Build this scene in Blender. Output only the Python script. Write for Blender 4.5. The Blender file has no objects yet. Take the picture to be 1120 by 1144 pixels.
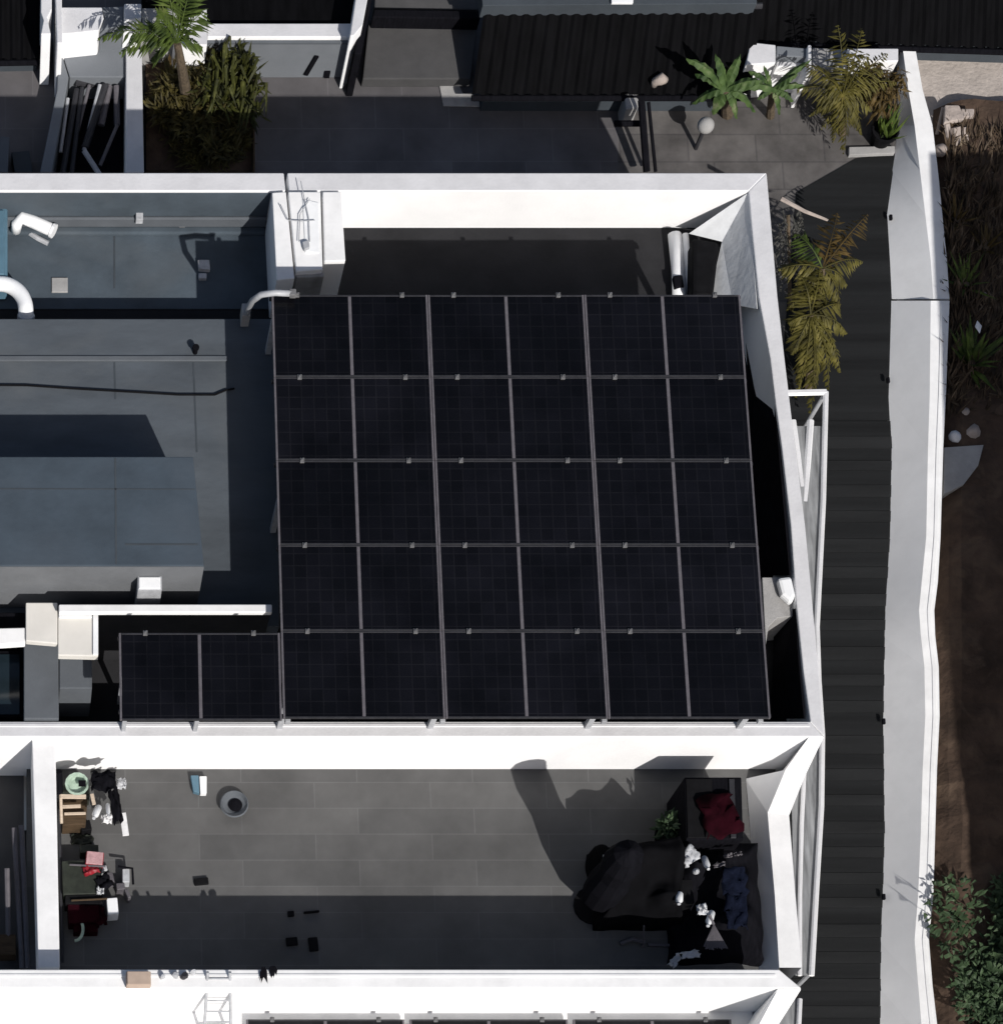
import bpy, math, random
from mathutils import Vector, Matrix, noise as mnoise
random.seed(7)
scn = bpy.context.scene
COL = scn.collection
R = math.radians

# ------------------------------------------------------------------ camera
FPX, PPX, PPY, CZ = 3000.0, -20.0, 1300.0, 38.5
TILT = math.atan(3000.0 / 12650.0)
cam_d = bpy.data.cameras.new('camera')
cam = bpy.data.objects.new('camera', cam_d)
COL.objects.link(cam)
cam.location = (0, 0, CZ)
cam.rotation_euler = (TILT, 0, 0)
cam_d.sensor_fit = 'VERTICAL'
cam_d.sensor_height = 24.0
cam_d.sensor_width = 24.0
cam_d.lens = FPX * 24.0 / 1144.0
cam_d.shift_x = (560 - PPX) / 1144.0
cam_d.shift_y = (PPY - 572) / 1144.0
cam_d.clip_end = 500
scn.camera = cam
CT, ST = math.cos(TILT), math.sin(TILT)

def at(px, py, z):
    """point on the level z that the photograph shows at (px, py)"""
    u, v = px - PPX, PPY - py
    dy, dz = v * CT + FPX * ST, v * ST - FPX * CT
    t = (z - CZ) / dz
    return Vector((u * t, dy * t, z))

# ------------------------------------------------------------------ light
SUN_EL, SUN_AZ = 41.5, 22.0            # azimuth: degrees from image-south toward image-right
w = bpy.data.worlds.new('World'); scn.world = w; w.use_nodes = True
nt = w.node_tree
bg = nt.nodes['Background']
sky = nt.nodes.new('ShaderNodeTexSky'); sky.sky_type = 'NISHITA'; sky.sun_disc = False
sky.dust_density = 2.5; sky.ozone_density = 0.6; sky.sun_elevation = R(SUN_EL); sky.sun_rotation = R(180 - SUN_AZ)
nt.links.new(sky.outputs[0], bg.inputs[0]); bg.inputs[1].default_value = 0.076
sl = bpy.data.lights.new('sun', 'SUN'); sl.energy = 4.5; sl.angle = R(0.5); sl.color = (1.0, 0.965, 0.92)
sun = bpy.data.objects.new('sun', sl); COL.objects.link(sun)
sd = Vector((math.sin(R(SUN_AZ)) * math.cos(R(SUN_EL)), -math.cos(R(SUN_AZ)) * math.cos(R(SUN_EL)), math.sin(R(SUN_EL))))
sun.rotation_euler = sd.to_track_quat('Z', 'Y').to_euler()
sun.location = (5, 0, 30)
scn.view_settings.view_transform = 'Standard'
scn.view_settings.look = 'None'
scn.view_settings.exposure = 0.0
scn.view_settings.gamma = 1.0

# ------------------------------------------------------------------ materials
def mat(name, col, rough=0.8, var=0.18, scale=3.0, streak=None, bump=0.0, bscale=40.0, metal=0.0, spec=0.3, stain=None, topshade_dirt=None):
    m = bpy.data.materials.new(name); m.use_nodes = True
    t = m.node_tree; n = t.nodes; L = t.links
    b = n['Principled BSDF']
    b.inputs['Roughness'].default_value = rough
    b.inputs['Metallic'].default_value = metal
    b.inputs['Specular IOR Level'].default_value = spec
    tc = n.new('ShaderNodeTexCoord')
    src = tc.outputs['Object']
    if streak:
        mp = n.new('ShaderNodeMapping'); mp.inputs['Scale'].default_value = streak
        L.new(src, mp.inputs[0]); src = mp.outputs[0]
    no = n.new('ShaderNodeTexNoise'); no.inputs['Scale'].default_value = scale
    no.inputs['Detail'].default_value = 8; no.inputs['Roughness'].default_value = 0.62
    L.new(src, no.inputs['Vector'])
    rp = n.new('ShaderNodeValToRGB')
    c = Vector(col)
    rp.color_ramp.elements[0].position = 0.3; rp.color_ramp.elements[1].position = 0.72
    rp.color_ramp.elements[0].color = (*(c * (1 - var)), 1)
    rp.color_ramp.elements[1].color = (*[min(0.9, x) for x in c * (1 + var)], 1)
    L.new(no.outputs['Fac'], rp.inputs[0])
    out = rp.outputs[0]
    if stain:
        scol, ssc, lo, hi = stain
        n2 = n.new('ShaderNodeTexNoise'); n2.inputs['Scale'].default_value = ssc; n2.inputs['Detail'].default_value = 6
        n2.inputs['Distortion'].default_value = 0.6
        L.new(tc.outputs['Object'], n2.inputs['Vector'])
        mr = n.new('ShaderNodeMapRange'); mr.inputs[1].default_value = lo; mr.inputs[2].default_value = hi
        L.new(n2.outputs['Fac'], mr.inputs[0])
        mx = n.new('ShaderNodeMixRGB'); mx.inputs[2].default_value = (*scol, 1)
        L.new(mr.outputs[0], mx.inputs[0]); L.new(out, mx.inputs[1]); out = mx.outputs[0]
    if topshade_dirt:
        # upward faces dimmed, sun contrast with walls put into colour; mottling is dirt
        gm = n.new('ShaderNodeNewGeometry'); sx = n.new('ShaderNodeSeparateXYZ'); L.new(gm.outputs['True Normal'], sx.inputs[0])
        m2 = n.new('ShaderNodeMapRange'); m2.inputs[1].default_value = 0.55; m2.inputs[2].default_value = 0.9; m2.inputs[4].default_value = 1.0
        L.new(sx.outputs['Z'], m2.inputs[0])
        mx2 = n.new('ShaderNodeMixRGB'); mx2.blend_type = 'MULTIPLY'; 
        n5 = n.new('ShaderNodeTexNoise'); n5.inputs['Scale'].default_value = 2.2; n5.inputs['Detail'].default_value = 10; n5.inputs['Roughness'].default_value = .7
        L.new(tc.outputs['Object'], n5.inputs['Vector'])
        r5 = n.new('ShaderNodeValToRGB'); r5.color_ramp.elements[0].position = .33; r5.color_ramp.elements[1].position = .6
        r5.color_ramp.elements[0].color = (*[x * .93 for x in topshade_dirt], 1); r5.color_ramp.elements[1].color = (*[min(1, x * 1.06) for x in topshade_dirt], 1)
        L.new(n5.outputs['Fac'], r5.inputs[0]); L.new(r5.outputs[0], mx2.inputs[2])
        L.new(m2.outputs[0], mx2.inputs[0]); L.new(out, mx2.inputs[1]); out = mx2.outputs[0]
    L.new(out, b.inputs['Base Color'])
    if bump:
        n3 = n.new('ShaderNodeTexNoise'); n3.inputs['Scale'].default_value = bscale; n3.inputs['Detail'].default_value = 5
        L.new(tc.outputs['Object'], n3.inputs['Vector'])
        bp = n.new('ShaderNodeBump'); bp.inputs['Strength'].default_value = bump; bp.inputs['Distance'].default_value = 0.03
        L.new(n3.outputs['Fac'], bp.inputs['Height']); L.new(bp.outputs[0], b.inputs['Normal'])
    return m

def tile_mat(name, c1, c2, cm, bw, bh, mortar, rough=0.75, blotch=0.35, bscale=0.9, rot=0.0):
    m = bpy.data.materials.new(name); m.use_nodes = True
    t = m.node_tree; n = t.nodes; L = t.links; b = n['Principled BSDF']
    b.inputs['Roughness'].default_value = rough; b.inputs['Specular IOR Level'].default_value = 0.3
    tc = n.new('ShaderNodeTexCoord')
    mp = n.new('ShaderNodeMapping'); mp.inputs['Rotation'].default_value = (0, 0, rot); L.new(tc.outputs['Object'], mp.inputs[0])
    br = n.new('ShaderNodeTexBrick'); br.inputs['Scale'].default_value = 1
    br.inputs['Color1'].default_value = (*c1, 1); br.inputs['Color2'].default_value = (*c2, 1); br.inputs['Mortar'].default_value = (*cm, 1)
    br.inputs['Brick Width'].default_value = bw; br.inputs['Row Height'].default_value = bh; br.inputs['Mortar Size'].default_value = mortar
    br.inputs['Mortar Smooth'].default_value = 0.6; br.offset = 0.37
    L.new(mp.outputs[0], br.inputs['Vector'])
    no = n.new('ShaderNodeTexNoise'); no.inputs['Scale'].default_value = bscale; no.inputs['Detail'].default_value = 9; no.inputs['Roughness'].default_value = 0.6
    L.new(mp.outputs[0], no.inputs['Vector'])
    mr = n.new('ShaderNodeMapRange'); mr.inputs[1].default_value = 0.3; mr.inputs[2].default_value = 0.7
    mr.inputs[3].default_value = 1 - blotch; mr.inputs[4].default_value = 1 + blotch
    L.new(no.outputs['Fac'], mr.inputs[0])
    mx = n.new('ShaderNodeMixRGB'); mx.blend_type = 'MULTIPLY'; mx.inputs[0].default_value = 1
    L.new(br.outputs['Color'], mx.inputs[1]); L.new(mr.outputs[0], mx.inputs[2])
    L.new(mx.outputs[0], b.inputs['Base Color'])
    bp = n.new('ShaderNodeBump'); bp.inputs['Strength'].default_value = 0.25; bp.inputs['Distance'].default_value = 0.02
    L.new(no.outputs['Fac'], bp.inputs['Height']); L.new(bp.outputs[0], b.inputs['Normal'])
    return m

def cell_mat():
    m = bpy.data.materials.new('solar_cells'); m.use_nodes = True
    t = m.node_tree; n = t.nodes; L = t.links; b = n['Principled BSDF']
    b.inputs['Roughness'].default_value = 0.3; b.inputs['Specular IOR Level'].default_value = 0.22
    tc = n.new('ShaderNodeTexCoord')
    mp = n.new('ShaderNodeMapping'); L.new(tc.outputs['Object'], mp.inputs[0])
    mp.inputs['Location'].default_value = (10.0, 10.0, 0)
    br = n.new('ShaderNodeTexBrick'); br.offset = 0.0; br.inputs['Scale'].default_value = 1
    br.inputs['Brick Width'].default_value = 0.172; br.inputs['Row Height'].default_value = 0.178
    br.inputs['Mortar Size'].default_value = 0.008; br.inputs['Mortar Smooth'].default_value = 0.5
    br.inputs['Color1'].default_value = (0.0024, 0.0024, 0.0034, 1); br.inputs['Color2'].default_value = (0.0036, 0.0036, 0.0052, 1)
    br.inputs['Mortar'].default_value = (0.0066, 0.0066, 0.0082, 1)
    L.new(mp.outputs[0], br.inputs['Vector'])
    no = n.new('ShaderNodeTexNoise'); no.inputs['Scale'].default_value = 1.3; no.inputs['Detail'].default_value = 6
    g = n.new('ShaderNodeObjectInfo')
    ad = n.new('ShaderNodeVectorMath'); L.new(tc.outputs['Object'], ad.inputs[0]); L.new(g.outputs['Location'], ad.inputs[1])
    L.new(ad.outputs[0], no.inputs['Vector'])
    mr = n.new('ShaderNodeMapRange'); mr.inputs[1].default_value = 0.3; mr.inputs[2].default_value = 0.7; mr.inputs[3].default_value = 0.6; mr.inputs[4].default_value = 1.5
    L.new(no.outputs['Fac'], mr.inputs[0])
    # every module has its own tone, and dust gathers in streaks
    rn = n.new('ShaderNodeMapRange'); rn.inputs[3].default_value = 0.75; rn.inputs[4].default_value = 1.3; L.new(g.outputs['Random'], rn.inputs[0])
    mu = n.new('ShaderNodeMath'); mu.operation = 'MULTIPLY'; L.new(mr.outputs[0], mu.inputs[0]); L.new(rn.outputs[0], mu.inputs[1]); mr = mu
    mx = n.new('ShaderNodeMixRGB'); mx.blend_type = 'MULTIPLY'; mx.inputs[0].default_value = 1
    L.new(br.outputs['Color'], mx.inputs[1]); L.new(mr.outputs[0], mx.inputs[2]); L.new(mx.outputs[0], b.inputs['Base Color'])
    return m

def leaf_mat(name, c1, c2, c3=None):
    m = bpy.data.materials.new(name); m.use_nodes = True
    t = m.node_tree; n = t.nodes; L = t.links; b = n['Principled BSDF']
    b.inputs['Roughness'].default_value = 0.6; b.inputs['Specular IOR Level'].default_value = 0.25
    tc = n.new('ShaderNodeTexCoord')
    no = n.new('ShaderNodeTexNoise'); no.inputs['Scale'].default_value = 4.5; no.inputs['Detail'].default_value = 4
    L.new(tc.outputs['Object'], no.inputs['Vector'])
    rp = n.new('ShaderNodeValToRGB'); e = rp.color_ramp.elements
    e[0].position = 0.32; e[0].color = (*c1, 1); e[1].position = 0.6; e[1].color = (*c2, 1)
    if c3:
        x = e.new(0.72); x.color = (*c3, 1)
    L.new(no.outputs['Fac'], rp.inputs[0]); L.new(rp.outputs[0], b.inputs['Base Color'])
    tr = n.new('ShaderNodeBsdfTranslucent'); L.new(rp.outputs[0], tr.inputs[0])
    ms = n.new('ShaderNodeMixShader'); ms.inputs[0].default_value = 0.25
    L.new(b.outputs[0], ms.inputs[1]); L.new(tr.outputs[0], ms.inputs[2]); L.new(ms.outputs[0], n['Material Output'].inputs[0])
    return m

M = dict(
    white=mat('white_render', (0.86, 0.86, 0.865), 0.85, 0.04, 1.6, stain=((0.78, 0.78, 0.79), 0.9, 0.56, 0.85), bump=0.12, bscale=25, topshade_dirt=(0.65, 0.65, 0.665)),
    white2=mat('fresh_white_render', (0.86, 0.86, 0.86), 0.85, 0.04, 1.6, stain=((0.78, 0.78, 0.775), 0.9, 0.56, 0.85), bump=0.04, bscale=9, topshade_dirt=(0.86, 0.86, 0.86)),
    roofshade=mat('shaded_roof_coating', (0.021, 0.021, 0.023), 0.9, 0.25, 1.5, spec=0.15, bump=0.15, bscale=14),  # grey roof coating darkened: shade under panels and ledge is in this colour
    roomcoat=mat('slate_grey_coating', (0.045, 0.061, 0.079), 0.85, 0.2, 1.4, stain=((0.055, 0.07, 0.088), 0.7, 0.5, 0.75), bump=0.12, bscale=12),
    whiteclean=mat('white_plastic', (0.78, 0.79, 0.80), 0.5, 0.05, 5),
    cream=mat('cream_render', (0.62, 0.60, 0.56), 0.8, 0.06, 3),
    coat=mat('grey_roof_coating', (0.058, 0.075, 0.092), 0.85, 0.26, 1.4, stain=((0.085, 0.098, 0.11), 0.55, 0.5, 0.75), bump=0.15, bscale=12),
    coatmid=mat('pale_grey_coating', (0.070, 0.082, 0.096), 0.85, 0.24, 1.3, streak=(.5, 1.6, 1), stain=((0.095, 0.104, 0.112), 0.6, 0.5, 0.75), bump=0.15, bscale=12),
    coatdark=mat('dark_grey_coating', (0.045, 0.054, 0.064), 0.85, 0.15, 1.5, bump=0.15, bscale=12),
    coatlight=mat('light_grey_coating', (0.095, 0.105, 0.118), 0.85, 0.12, 2, bump=0.1),
    greywall=mat('grey_wall_paint', (0.15, 0.162, 0.178), 0.8, 0.08, 2, bump=0.1),
    conc=mat('weathered_concrete', (0.32, 0.315, 0.31), 0.9, 0.22, 2.2, stain=((0.16, 0.155, 0.15), 1.4, 0.52, 0.75), bump=0.2),
    black=mat('black_membrane', (0.006, 0.006, 0.008), 0.9, 0.35, 6, streak=(6, 1, 1), bump=0.2, spec=0.03),
    blackmetal=mat('black_sheet_metal', (0.0032, 0.0032, 0.0038), 0.8, 0.4, 1.4, streak=(5, 1, 1), spec=0.04),
    darkplastic=mat('black_plastic', (0.007, 0.007, 0.008), 0.7, 0.3, 8, spec=0.06),
    alu=mat('grey_aluminium', (0.105, 0.098, 0.108), 0.45, 0.2, 7),
    aludark=mat('dark_aluminium', (0.026, 0.026, 0.030), 0.5, 0.3, 7),
    clampm=mat('bright_clamp_metal', (0.14, 0.14, 0.145), 0.6, 0.4, 9),
    cells=cell_mat(),
    galv=mat('galvanised_steel', (0.36, 0.37, 0.39), 0.5, 0.2, 8, spec=0.5),
    soil=mat('dark_soil', (0.062, 0.040, 0.028), 0.95, 0.5, 1.7, stain=((0.10, 0.068, 0.047), 2.3, 0.5, 0.7), bump=0.9, bscale=9),
    sand=mat('beige_sand', (0.36, 0.32, 0.29), 0.95, 0.16, 3.5, bump=0.7, bscale=14),
    gravelly=mat('grey_brown_ground', (0.07, 0.063, 0.06), 0.95, 0.3, 2.5, bump=0.6, bscale=12),
    court=tile_mat('courtyard_tiles', (0.074, 0.074, 0.074), (0.090, 0.0895, 0.089), (0.104, 0.104, 0.105), 1.65, 0.39, 0.009, blotch=0.25),
    terr=tile_mat('dark_terrace_tiles', (0.088, 0.084, 0.088), (0.104, 0.098, 0.102), (0.115, 0.11, 0.115), 1.2, 0.6, 0.014, blotch=0.3),
    terr2=tile_mat('brown_grey_tiles', (0.078, 0.073, 0.071), (0.095, 0.089, 0.086), (0.062, 0.058, 0.058), 1.1, 0.5, 0.02, blotch=0.45, bscale=1.6),
    path=mat('shaded_path_stone', (0.0125, 0.0132, 0.014), 0.85, 0.42, 1.0, streak=(0.1, 2.9, 1), spec=0.12, bump=0.2, bscale=10),  # stone darkened, the wall's shade is in this colour
    slab=mat('grey_concrete_slab', (0.062, 0.061, 0.062), 0.9, 0.15, 2.5, bump=0.1),
    glass=mat('dark_glass', (0.012, 0.02, 0.026), 0.12, 0.2, 2, spec=0.5),
    frost=mat('streaked_grey_polycarbonate', (0.21, 0.215, 0.22), 0.4, 0.45, 2.2, streak=(7, 0.7, 1), spec=0.4),
    blue=mat('faded_blue_plastic', (0.085, 0.16, 0.215), 0.5, 0.15, 3),
    red=mat('red_plastic', (0.22, 0.012, 0.02), 0.45, 0.3, 6),
    darkred=mat('dark_red_plastic', (0.016, 0.0015, 0.004), 0.85, 0.5, 6, spec=0.05),
    pink=mat('pale_pink_card', (0.42, 0.25, 0.26), 0.8, 0.3, 12),
    green=mat('pale_green_plastic', (0.34, 0.44, 0.36), 0.5, 0.3, 8),
    olive=mat('dark_olive_plastic', (0.02, 0.024, 0.018), 0.6, 0.4, 8),
    wood=mat('bleached_wood', (0.50, 0.41, 0.32), 0.8, 0.2, 5, streak=(1, 8, 1)),
    brownwood=mat('dark_brown_wood', (0.06, 0.038, 0.02), 0.8, 0.4, 5, streak=(1, 8, 1)),
    card=mat('brown_cardboard', (0.40, 0.31, 0.25), 0.85, 0.15, 4),
    denim=mat('dark_blue_cloth', (0.006, 0.008, 0.017), 0.95, 0.5, 9, bump=0.4, spec=0.03),
    greycloth=mat('grey_tarpaulin', (0.60, 0.615, 0.63), 0.7, 0.12, 4, bump=0.3, bscale=8),
    paper=mat('white_paper', (0.66, 0.66, 0.67), 0.8, 0.15, 14),
    silver=mat('silver_plastic', (0.42, 0.43, 0.45), 0.4, 0.3, 10, spec=0.5),
    bark=mat('palm_bark', (0.09, 0.068, 0.045), 0.95, 0.4, 14, bump=0.6),
    rock=mat('pale_rock', (0.34, 0.29, 0.26), 0.95, 0.25, 6, bump=0.6, bscale=10),
    leafy=leaf_mat('yellow_green_leaf', (0.035, 0.032, 0.008), (0.115, 0.102, 0.022), (0.20, 0.17, 0.05)),
    leaf=leaf_mat('green_leaf', (0.018, 0.032, 0.008), (0.085, 0.125, 0.022), (0.14, 0.17, 0.05)),
    leafd=leaf_mat('dark_green_leaf', (0.02, 0.038, 0.018), (0.065, 0.105, 0.05), (0.13, 0.175, 0.10)),
    leafb=leaf_mat('banana_leaf', (0.02, 0.045, 0.012), (0.08, 0.13, 0.04), (0.20, 0.22, 0.12)),
    leafbr=leaf_mat('dry_brown_leaf', (0.03, 0.022, 0.008), (0.10, 0.066, 0.02), (0.15, 0.10, 0.035)),
    drygrass=leaf_mat('dry_grass_blade', (0.03, 0.02, 0.012), (0.10, 0.07, 0.045), (0.22, 0.17, 0.12)),
    heapshade=mat('dark_shade_heap', (0.0042, 0.0042, 0.005), 0.95, 0.3, 3, spec=0.03, bump=0.2, bscale=8),
    path2=mat('shaded_path_stone_pale', (0.0155, 0.0162, 0.017), 0.85, 0.35, 1.0, streak=(0.3, 2.9, 1), spec=0.12, bump=0.2, bscale=10),
    facingcoat=mat('light_wall_coating', (0.135, 0.142, 0.152), 0.85, 0.14, 2, bump=0.1),
    leafgrey=leaf_mat('withered_grey_leaf', (0.03, 0.03, 0.026), (0.09, 0.088, 0.08), (0.16, 0.155, 0.14)),
    leafolive=leaf_mat('olive_leaf', (0.014, 0.016, 0.005), (0.06, 0.065, 0.013), (0.13, 0.13, 0.035)),
    shrubdark=leaf_mat('brown_green_leaf', (0.022, 0.018, 0.006), (0.075, 0.062, 0.018), (0.14, 0.12, 0.035)),
)

# ------------------------------------------------------------------ mesh helpers
class MB:
    def __init__(s): s.v = []; s.f = []
    def add(s, vs, fs):
        o = len(s.v); s.v += [Vector(p) for p in vs]; s.f += [tuple(i + o for i in f) for f in fs]; return s
    def prism_w(s, top, zb):
        """top: list of world points (any z), extruded straight down to zb"""
        n = len(top)
        a = sum(top[i].x * top[(i + 1) % n].y - top[(i + 1) % n].x * top[i].y for i in range(n))
        if a < 0: top = top[::-1]
        vs = list(top) + [Vector((p.x, p.y, zb)) for p in top]
        fs = [tuple(range(n)), tuple(range(2 * n - 1, n - 1, -1))]
        fs += [(i, i + n, (i + 1) % n + n, (i + 1) % n) for i in range(n)]
        return s.add(vs, fs)
    def prism(s, pts, zt, zb):
        return s.prism_w([at(p[0], p[1], p[2] if len(p) > 2 else zt) for p in pts], zb)
    def box(s, c, sz, rz=0.0, rx=0.0, ry=0.0):
        m = Matrix.Translation(c) @ Matrix.Rotation(rz, 4, 'Z') @ Matrix.Rotation(ry, 4, 'Y') @ Matrix.Rotation(rx, 4, 'X')
        x, y, z = sz[0] / 2, sz[1] / 2, sz[2] / 2
        vs = [m @ Vector(p) for p in ((-x,-y,-z),(x,-y,-z),(x,y,-z),(-x,y,-z),(-x,-y,z),(x,-y,z),(x,y,z),(-x,y,z))]
        return s.add(vs, [(3,2,1,0),(4,5,6,7),(0,1,5,4),(1,2,6,5),(2,3,7,6),(3,0,4,7)])
    def tube(s, pts, r, n=8, cap=True):
        pts = [Vector(p) for p in pts]; rs = r if isinstance(r, (list, tuple)) else [r] * len(pts)
        o = len(s.v); prev = None
        for i, p in enumerate(pts):
            d = (pts[min(i + 1, len(pts) - 1)] - pts[max(i - 1, 0)]).normalized()
            ref = Vector((0, 0, 1)) if abs(d.z) < 0.9 else Vector((1, 0, 0))
            a = d.cross(ref).normalized() if prev is None else (prev - d * prev.dot(d)).normalized()
            prev = a; b = d.cross(a)
            for k in range(n):
                t = 2 * math.pi * k / n
                s.v.append(p + (a * math.cos(t) + b * math.sin(t)) * rs[i])
        for i in range(len(pts) - 1):
            for k in range(n):
                s.f.append((o + i*n + k, o + i*n + (k+1) % n, o + (i+1)*n + (k+1) % n, o + (i+1)*n + k))
        if cap:
            s.f.append(tuple(o + k for k in range(n - 1, -1, -1))); e = o + (len(pts) - 1) * n
            s.f.append(tuple(e + k for k in range(n)))
        return s
    def lathe(s, c, prof, n=20, m=None):
        """prof: (r, z) list from bottom to top; closed by caps"""
        o = len(s.v); m = m or Matrix.Identity(4)
        for r, z in prof:
            for k in range(n):
                t = 2 * math.pi * k / n
                s.v.append(Vector(c) + (m @ Vector((r * math.cos(t), r * math.sin(t), z))))
        for i in range(len(prof) - 1):
            for k in range(n):
                s.f.append((o+i*n+k, o+i*n+(k+1)%n, o+(i+1)*n+(k+1)%n, o+(i+1)*n+k))
        s.f.append(tuple(o + k for k in range(n - 1, -1, -1))); e = o + (len(prof) - 1) * n
        s.f.append(tuple(e + k for k in range(n)))
        return s
    def sheet(s, pts, z):
        top = [at(p[0], p[1], p[2] if len(p) > 2 else z) for p in pts]; n = len(top)
        a = sum(top[i].x * top[(i + 1) % n].y - top[(i + 1) % n].x * top[i].y for i in range(n))
        if a < 0: top = top[::-1]
        return s.add(top, [tuple(range(n))])
    def leaf(s, p, d, up, L, W):
        side = d.cross(up)
        if side.length < 1e-4: side = Vector((1, 0, 0))
        side.normalize(); nrm = side.cross(d).normalized()
        a = p; b = p + d * L * 0.45 + side * W / 2 - nrm * W * 0.12; c = p + d * L - nrm * L * 0.14; e = p + d * L * 0.45 - side * W / 2 - nrm * W * 0.12
        mid = p + d * L * 0.5
        return s.add([a, b, c, e, mid], [(0, 1, 4), (1, 2, 4), (2, 3, 4), (3, 0, 4)])
    def build(s, name, m, parent=None, bevel=0.0, smooth=False):
        root = parent.location if parent is not None else None
        off = s.origin() if parent is None else wloc(parent)
        me = bpy.data.meshes.new(name)
        me.from_pydata([v - off for v in s.v], [], s.f); me.update()
        me.materials.append(M[m] if isinstance(m, str) else m)
        if smooth:
            for p in me.polygons: p.use_smooth = True
        o = bpy.data.objects.new(name, me); COL.objects.link(o)
        if parent is None: o.location = off
        else: o.parent = parent
        if bevel:
            bv = o.modifiers.new('bevel', 'BEVEL'); bv.width = bevel; bv.segments = 2; bv.limit_method = 'ANGLE'; bv.angle_limit = R(40)
        return o
    def origin(s):
        n = len(s.v)
        lo = min(v.z for v in s.v)
        return Vector((sum(v.x for v in s.v) / n, sum(v.y for v in s.v) / n, lo))

def wloc(o):
    v = Vector((0, 0, 0))
    while o is not None:
        v = v + o.location; o = o.parent
    return v

def tag(o, label=None, cat=None, group=None, kind=None):
    if label: o['label'] = label
    if cat: o['category'] = cat
    if group: o['group'] = group
    if kind: o['kind'] = kind
    return o

def thing(name, loc, label, cat, group=None):
    o = bpy.data.objects.new(name, None); COL.objects.link(o); o.location = loc
    o.empty_display_size = 0.2
    return tag(o, label, cat, group)

def struct(mb, name, m):
    return tag(mb.build(name, m), kind='structure')

def copy_tree(o, parent=None):
    c = o.copy(); COL.objects.link(c); c.parent = parent
    for ch in list(o.children): copy_tree(ch, c)
    return c

# levels (metres)
P, RF, MID, ROOM, C, P2, PZ = 3.7, 2.75, 3.55, 4.85, 2.5, 4.0, 4.8

# ------------------------------------------------------------------ ground, paths
g = MB(); g.add([(-60, -40, -0.06), (90, -40, -0.06), (90, 110, -0.06), (-60, 110, -0.06)], [(0, 1, 2, 3)])
struct(g, 'ground', 'gravelly')
struct(MB().sheet([(-120, -120), (690, -120), (690, 420), (-120, 420)], 0.0), 'terrace', 'terr')
struct(MB().sheet([(690, -60), (1006, -60), (1000, 172), (955, 178), (890, 216), (880, 420), (690, 420)], 0.0), 'terrace', 'terr2')
# path slabs at slightly different levels; wall shade is put into their dark colour
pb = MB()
pb.sheet([(1002, 170), (955, 177), (889, 215), (868, 470), (1000, 470)], 0.012)  # upper end cut along the edge of the wall's shade
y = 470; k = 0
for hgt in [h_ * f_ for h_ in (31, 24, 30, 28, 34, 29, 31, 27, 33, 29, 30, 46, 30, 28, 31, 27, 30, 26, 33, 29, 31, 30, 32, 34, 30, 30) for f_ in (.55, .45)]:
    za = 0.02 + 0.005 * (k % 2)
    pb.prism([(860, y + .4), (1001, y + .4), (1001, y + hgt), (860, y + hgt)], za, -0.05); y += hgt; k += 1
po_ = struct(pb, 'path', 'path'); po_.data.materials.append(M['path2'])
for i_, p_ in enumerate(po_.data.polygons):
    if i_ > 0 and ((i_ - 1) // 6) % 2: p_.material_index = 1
struct(MB().sheet([(1010, 30), (1400, 30), (1400, 118), (1095, 126), (1085, 200), (1020, 200)], 0.03), 'sand_patch', 'sand')
# bank beyond the wall: uneven soil
bk = MB(); NX, NY = 22, 90
for j in range(NY + 1):
    py = 1260 - (1260 - 124) * j / NY
    q0, q1 = at(1036, py, 0), at(1430, py, 0)
    for i in range(NX + 1):
        x = q0.x + (q1.x - q0.x) * (i / NX) ** 1.3
        z = min(.30, .9 * (x - q0.x)) + 0.11 * mnoise.noise(Vector((x * 0.8, q0.y * 0.8, 3))) + .05 * mnoise.noise(Vector((x * 3.1, q0.y * 3.1, 5)))
        bk.v.append(Vector((x, q0.y, max(-0.02, z))))
for j in range(NY):
    for i in range(NX):
        a = j * (NX + 1) + i; bk.f.append((a, a + 1, a + NX + 2, a + NX + 1))
struct(bk, 'bank', 'soil')
struct(MB().sheet([(690, 100), (1, 100)], 0) if False else MB().prism([(1054, 500), (1098, 497), (1092, 520), (1076, 541), (1054, 552)], 0.36, 0.0), 'concrete_patch', 'conc')

# ------------------------------------------------------------------ main house
house = thing('row_house', at(450, 500, 0), 'white walled house with the grey flat roof carrying the large solar array', 'house')
house.location.z = 0
def part(mb, name, m, parent=house, bevel=0.015, **k): return mb.build(name, m, parent, bevel, **k)
part(MB().prism([(-60, 193), (317, 193), (319, 213), (-60, 213)], P, 0), 'parapet', 'white')
part(MB().prism([(321, 193), (856, 193), (836, 213), (323, 213)], P, 0), 'parapet', 'white')
outer = [(856, 193), (861, 250), (868, 330), (876, 400), (882, 450), (888, 500), (899, 587), (907, 673), (914, 750), (920, 822)]
inner = [(836, 213), (839, 250), (847, 330), (860, 400), (866, 450), (873, 500), (883, 587), (889, 673), (897, 750), (905, 806)]
part(MB().prism(outer + inner[::-1], P, 0), 'parapet', 'white')
part(MB().prism([(-60, 806), (904.6, 806), (919.5, 823), (-60, 823)], P, 0), 'parapet', 'white')
part(MB().prism([(-60, 808), (903, 808.5), (904, 811.5), (-60, 811.5)], P + 0.012, P - 0.02), 'coping', 'white', bevel=0.005)
roof_pts = [at(*p, P) for p in [(-60, 204), (845, 204), (850, 260), (868, 400), (881, 500), (891, 587), (898, 673), (911, 813), (-60, 813)]]
part(MB().prism_w([Vector((p.x, p.y, RF)) for p in roof_pts], RF - 0.3), 'roof', 'roofshade', bevel=0)  # same grey roof, panel shade held in the darker colour
part(MB().prism([(-60, 225), (304, 225), (304, 345), (-60, 345)], RF + 0.02, RF - 0.05), 'roof', 'coat', bevel=0)
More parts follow.
